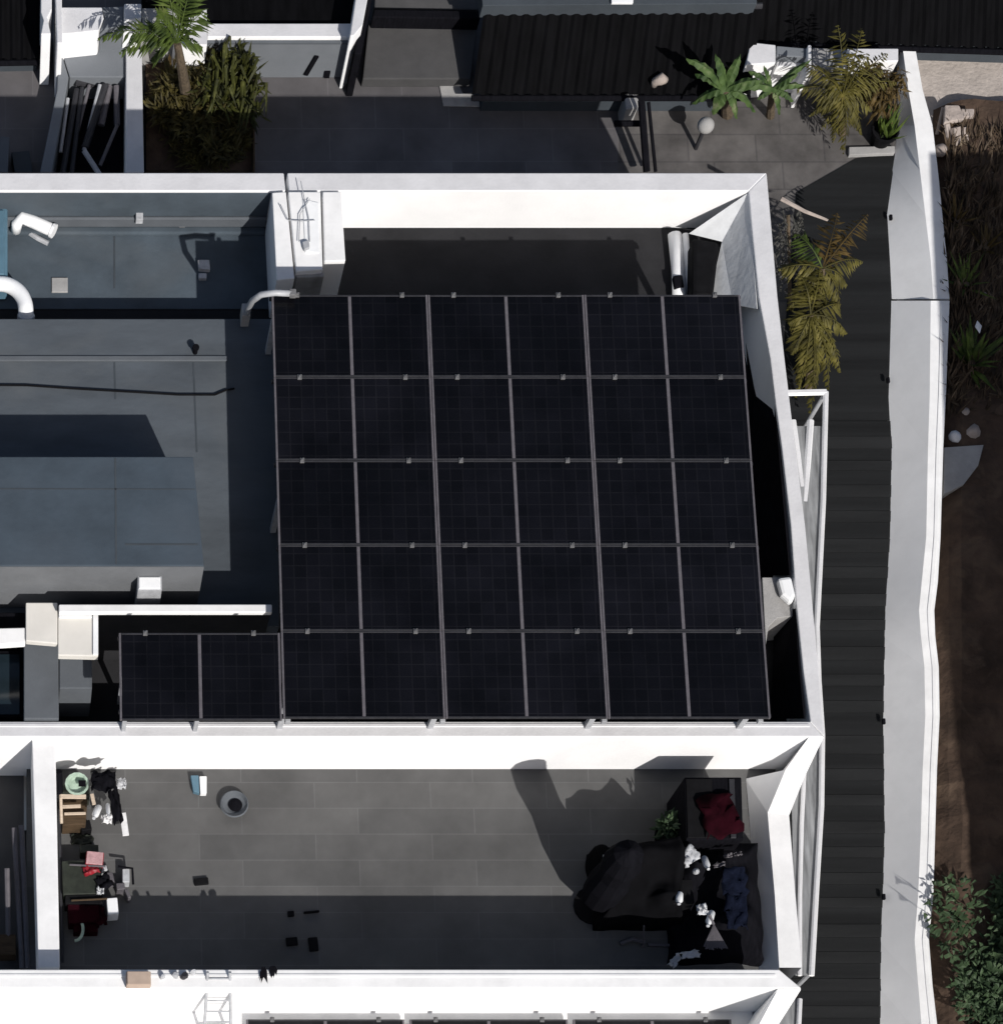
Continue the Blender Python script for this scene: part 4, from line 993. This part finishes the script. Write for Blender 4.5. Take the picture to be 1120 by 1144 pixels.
rag('cloth', 'long black cloth hanging beside the two white bottles', 'cloth', 129, 900, C + .5, .14, .5, 'black', 43, .15)
bottle('left tilted white bottle of the pair by the black cloth', 111, 897, C + .5, .05, .32, 'whiteclean', (.9, -.25))
bottle('right upright white bottle of the pair by the black cloth', 121, 894, C + .5, .03, .32, 'whiteclean', (.9, 0))
rag('cloth', 'white rag below the two white bottles', 'cloth', 119, 915, C + .3, .14, .14, 'paper', 45)
tag(MB().box(at(139, 921, C + .28), (.09, .34, .03), .12).build('board', 'paper', None, .004), 'narrow white board leaning over the grey tiles', 'board')
rag('paper', 'crumpled grey white paper at the wall right of the black cloth', 'paper', 136, 876, C + .3, .13, .16, 'silver', 47)
cbox('bucket', 'dark grey bucket between shelf and tiles', 'bucket', 96, 922, C, (.15, .15, .22), 'darkplastic', .2)
cbox('carton', 'red carton with a pale pink top in the left clutter', 'carton', 106, 959, C + .12, (.25, .2, .3), 'red', -.1, 'pink')
cbox('crate', 'dark olive crate behind the red carton', 'crate', 100, 948, C, (.26, .12, .26), 'olive')
cbox('crate', 'wide dark olive crate under the red carton', 'crate', 92, 980, C, (.55, .5, .36), 'olive', .03)
cbox('crate', 'wide black crate in the middle of the left clutter', 'crate', 94, 1000, C, (.52, .26, .34), 'darkplastic', -.02)
cbox('crate', 'dark red crate at the lower end of the left clutter', 'crate', 94, 1019, C, (.44, .3, .3), 'darkred', .04)
cbox('crate', 'small dark red crate beneath the curved hose', 'crate', 96, 1036, C, (.34, .14, .2), 'darkred', .02)
cbox('carton', 'white carton on the right side of the left clutter', 'carton', 126, 1012, C + .05, (.15, .24, .3), 'whiteclean', .08)
for i, (x, yy, sx, sy, m) in enumerate([(141, 978, .1, .2, 'silver'), (135, 990, .12, .1, 'alu'), (124, 980, .08, .16, 'alu'), (116, 970, .1, .08, 'silver'), (143, 998, .05, .14, 'alu')]):
    cbox('tool', ['silver upright tool at the tile edge', 'dull grey tool right of the black crate', 'narrow grey tool by the olive crate', 'small silver tool under the red carton', 'slim grey tool above the white carton'][i], 'tool', x, yy, C, (sx, sy, .22), m, .1 * i, None, 'tools in the left clutter')
tag(MB().tube([at(132, 968, C + .25), at(148, 970, C + .25), at(149, 988, C + .22)], .018, 6).build('rod', 'black'), 'bent black rod around the silver tools', 'rod')
hs = [at(84 + 9 * math.cos(a), 1038 + 13 * math.sin(a), C + .25) for a in [-.9 + k * .25 for k in range(11)]]
tag(MB().tube(hs, .022, 8).build('hose', 'green', None, 0, True), 'curved pale green hose end in the shaded left clutter', 'hose')
rag('cloth', 'crumpled red cloth on the wide olive crate', 'cloth', 102, 972, C + .38, .22, .14, 'red', 61, .3)
rag('cloth', 'black rag hanging over the corner of the olive crate', 'cloth', 116, 986, C + .36, .2, .22, 'black', 63, .5)
rag('plastic_bag', 'small pale plastic bag on the black crate', 'bag', 112, 996, C + .37, .1, .1, 'silver', 65)
rag('cloth', 'dull red cloth trailing from the dark red crate', 'cloth', 112, 1024, C + .25, .16, .28, 'darkred', 67, .2)
tag(MB().tube([at(78, 966, C + .4), at(118, 968, C + .42)], .014, 6).build('rod', 'alu'), 'thin grey rod lying across the olive crate', 'rod')
tag(MB().tube([at(80, 1006, C + .38), at(120, 1004, C + .38)], .014, 6).build('rod', 'brownwood'), 'thin brown rod lying across the black crate', 'rod')
rag('cloth', 'dark rag on the tiles below the shelf', 'cloth', 92, 938, C + .03, .3, .16, 'olive', 69)
# middle of the courtyard
t = thing('bowl', at(260, 901, C), 'round grey bowl with a dark centre on the courtyard tiles', 'bowl')
q = at(261, 901, C)
MB().lathe(q, [(.1, 0), (.19, .1), (.205, .1), (.19, .12), (.16, .07), (.08, .03)], 22).build('body', 'coatlight', t)
MB().lathe(q + Vector((.02, 0, 0)), [(.09, .035), (.1, .06), (.05, .07)], 16).build('contents', 'black', t)
tag(MB().prism([(213, 866), (222, 866), (223, 886), (216, 884)], C + .1, C + .001).build('plastic_bottle', 'blue', None, .01), 'flat blue bottle against the courtyard wall', 'bottle')
tag(MB().prism([(223, 867), (231, 867), (231, 886), (224, 886)], C + .12, C + .001).build('plastic_bottle', 'whiteclean', None, .01), 'flat pale bottle next to the blue bottle', 'bottle')
for i, (x, yy, w_, d_) in enumerate([(325, 1021, .09, .08), (348, 1019, .22, .03), (326, 1052, .16, .12), (350, 1055, .13, .2), (225, 985, .2, .1)]):
    o = MB().box(at(x, yy, C + .03), (w_, d_, .05), .1); tag(o.build('brick', 'darkplastic', None, .01),
        ['upper left dark brick of the four on shaded tiles', 'flat dark brick right of the upper left one', 'lower left dark brick of the four on shaded tiles', 'lower right dark brick of the four on shaded tiles', 'dark brick at the edge of the courtyard shadow'][i], 'brick', 'dark bricks on the courtyard tiles')

# small left yard: posts
for i, (x0, y0, x1, y1) in enumerate([(16, 925, 25, 1082), (24, 922, 31, 1082), (8, 970, 10, 1060)]):
    tag(MB().tube([at(x0, y0, 2.9), at(x1, y1, 2.5)], .04, 8).build('pole', 'alu'), ['middle grey pole leaning in the narrow left yard', 'right grey pole leaning in the narrow left yard', 'short grey pole at the left edge of the narrow yard'][i], 'pole', 'poles in the left yard')
cbox('box', 'brown box in the shade of the narrow left yard', 'box', 8, 1055, C - .2, (.25, .3, .3), 'brownwood')

# ------------------------------------------------------------------ things on the lower house's parapet
cbox('carton', 'brown cardboard carton standing on the white parapet', 'carton', 155, 1093, P2 + .012, (.33, .2, .14), 'card', 0, 'card')
t = thing('ladder', at(245, 1110, 2.75), 'thin grey metal ladder leaning over the white parapet', 'ladder')
A0, A1 = at(232, 1086, P2 + .12), at(227, 1175, 2.75)
B0, B1 = at(257, 1086, P2 + .12), at(258, 1175, 2.75)
MB().tube([A0, A1], .022, 6).build('stile', 'galv', t); MB().tube([B0, B1], .022, 6).build('stile', 'galv', t)
for k in range(7):
    f = .08 + k * .135
    MB().tube([A0.lerp(A1, f), B0.lerp(B1, f)], .014, 6).build('rung', 'galv', t)
for i, (x, yy, m, s) in enumerate([(196, 1090, 'galv', .09), (206, 1091, 'aludark', .1), (216, 1087, 'silver', .07), (182, 1092, 'silver', .06)]):
    o = MB(); q = at(x, yy, P2 + .03)
    o.lathe(q, [(s * .5, -.02), (s * .55, .03), (s * .3, .06)], 9)
    for v in o.v: v += mnoise.noise_vector(v * 11) * .03
    tag(o.build('fitting', m), ['grey metal fitting on the parapet right of the carton', 'dark round fitting on the parapet beside the ladder', 'small silver fitting at the parapet edge by the ladder', 'small pale fitting nearest the carton on the parapet'][i], 'fitting')
for i, (x, yy, l) in enumerate([(294, 1088, .2), (305, 1087, .14)]):
    o = MB(); q = at(x, yy, P2 + .03)
    for k in range(9):
        o.leaf(q + Vector((random.uniform(-.03, .03), .1, .02)), Vector((random.uniform(-.3, .3), -1, .05)).normalized(), Vector((0, 0, 1)), l * random.uniform(.7, 1.3), .05)
    tag(o.build('rag', 'black'), ['left torn black rag hanging on the parapet edge', 'right torn black rag hanging on the parapet edge'][i], 'rag')
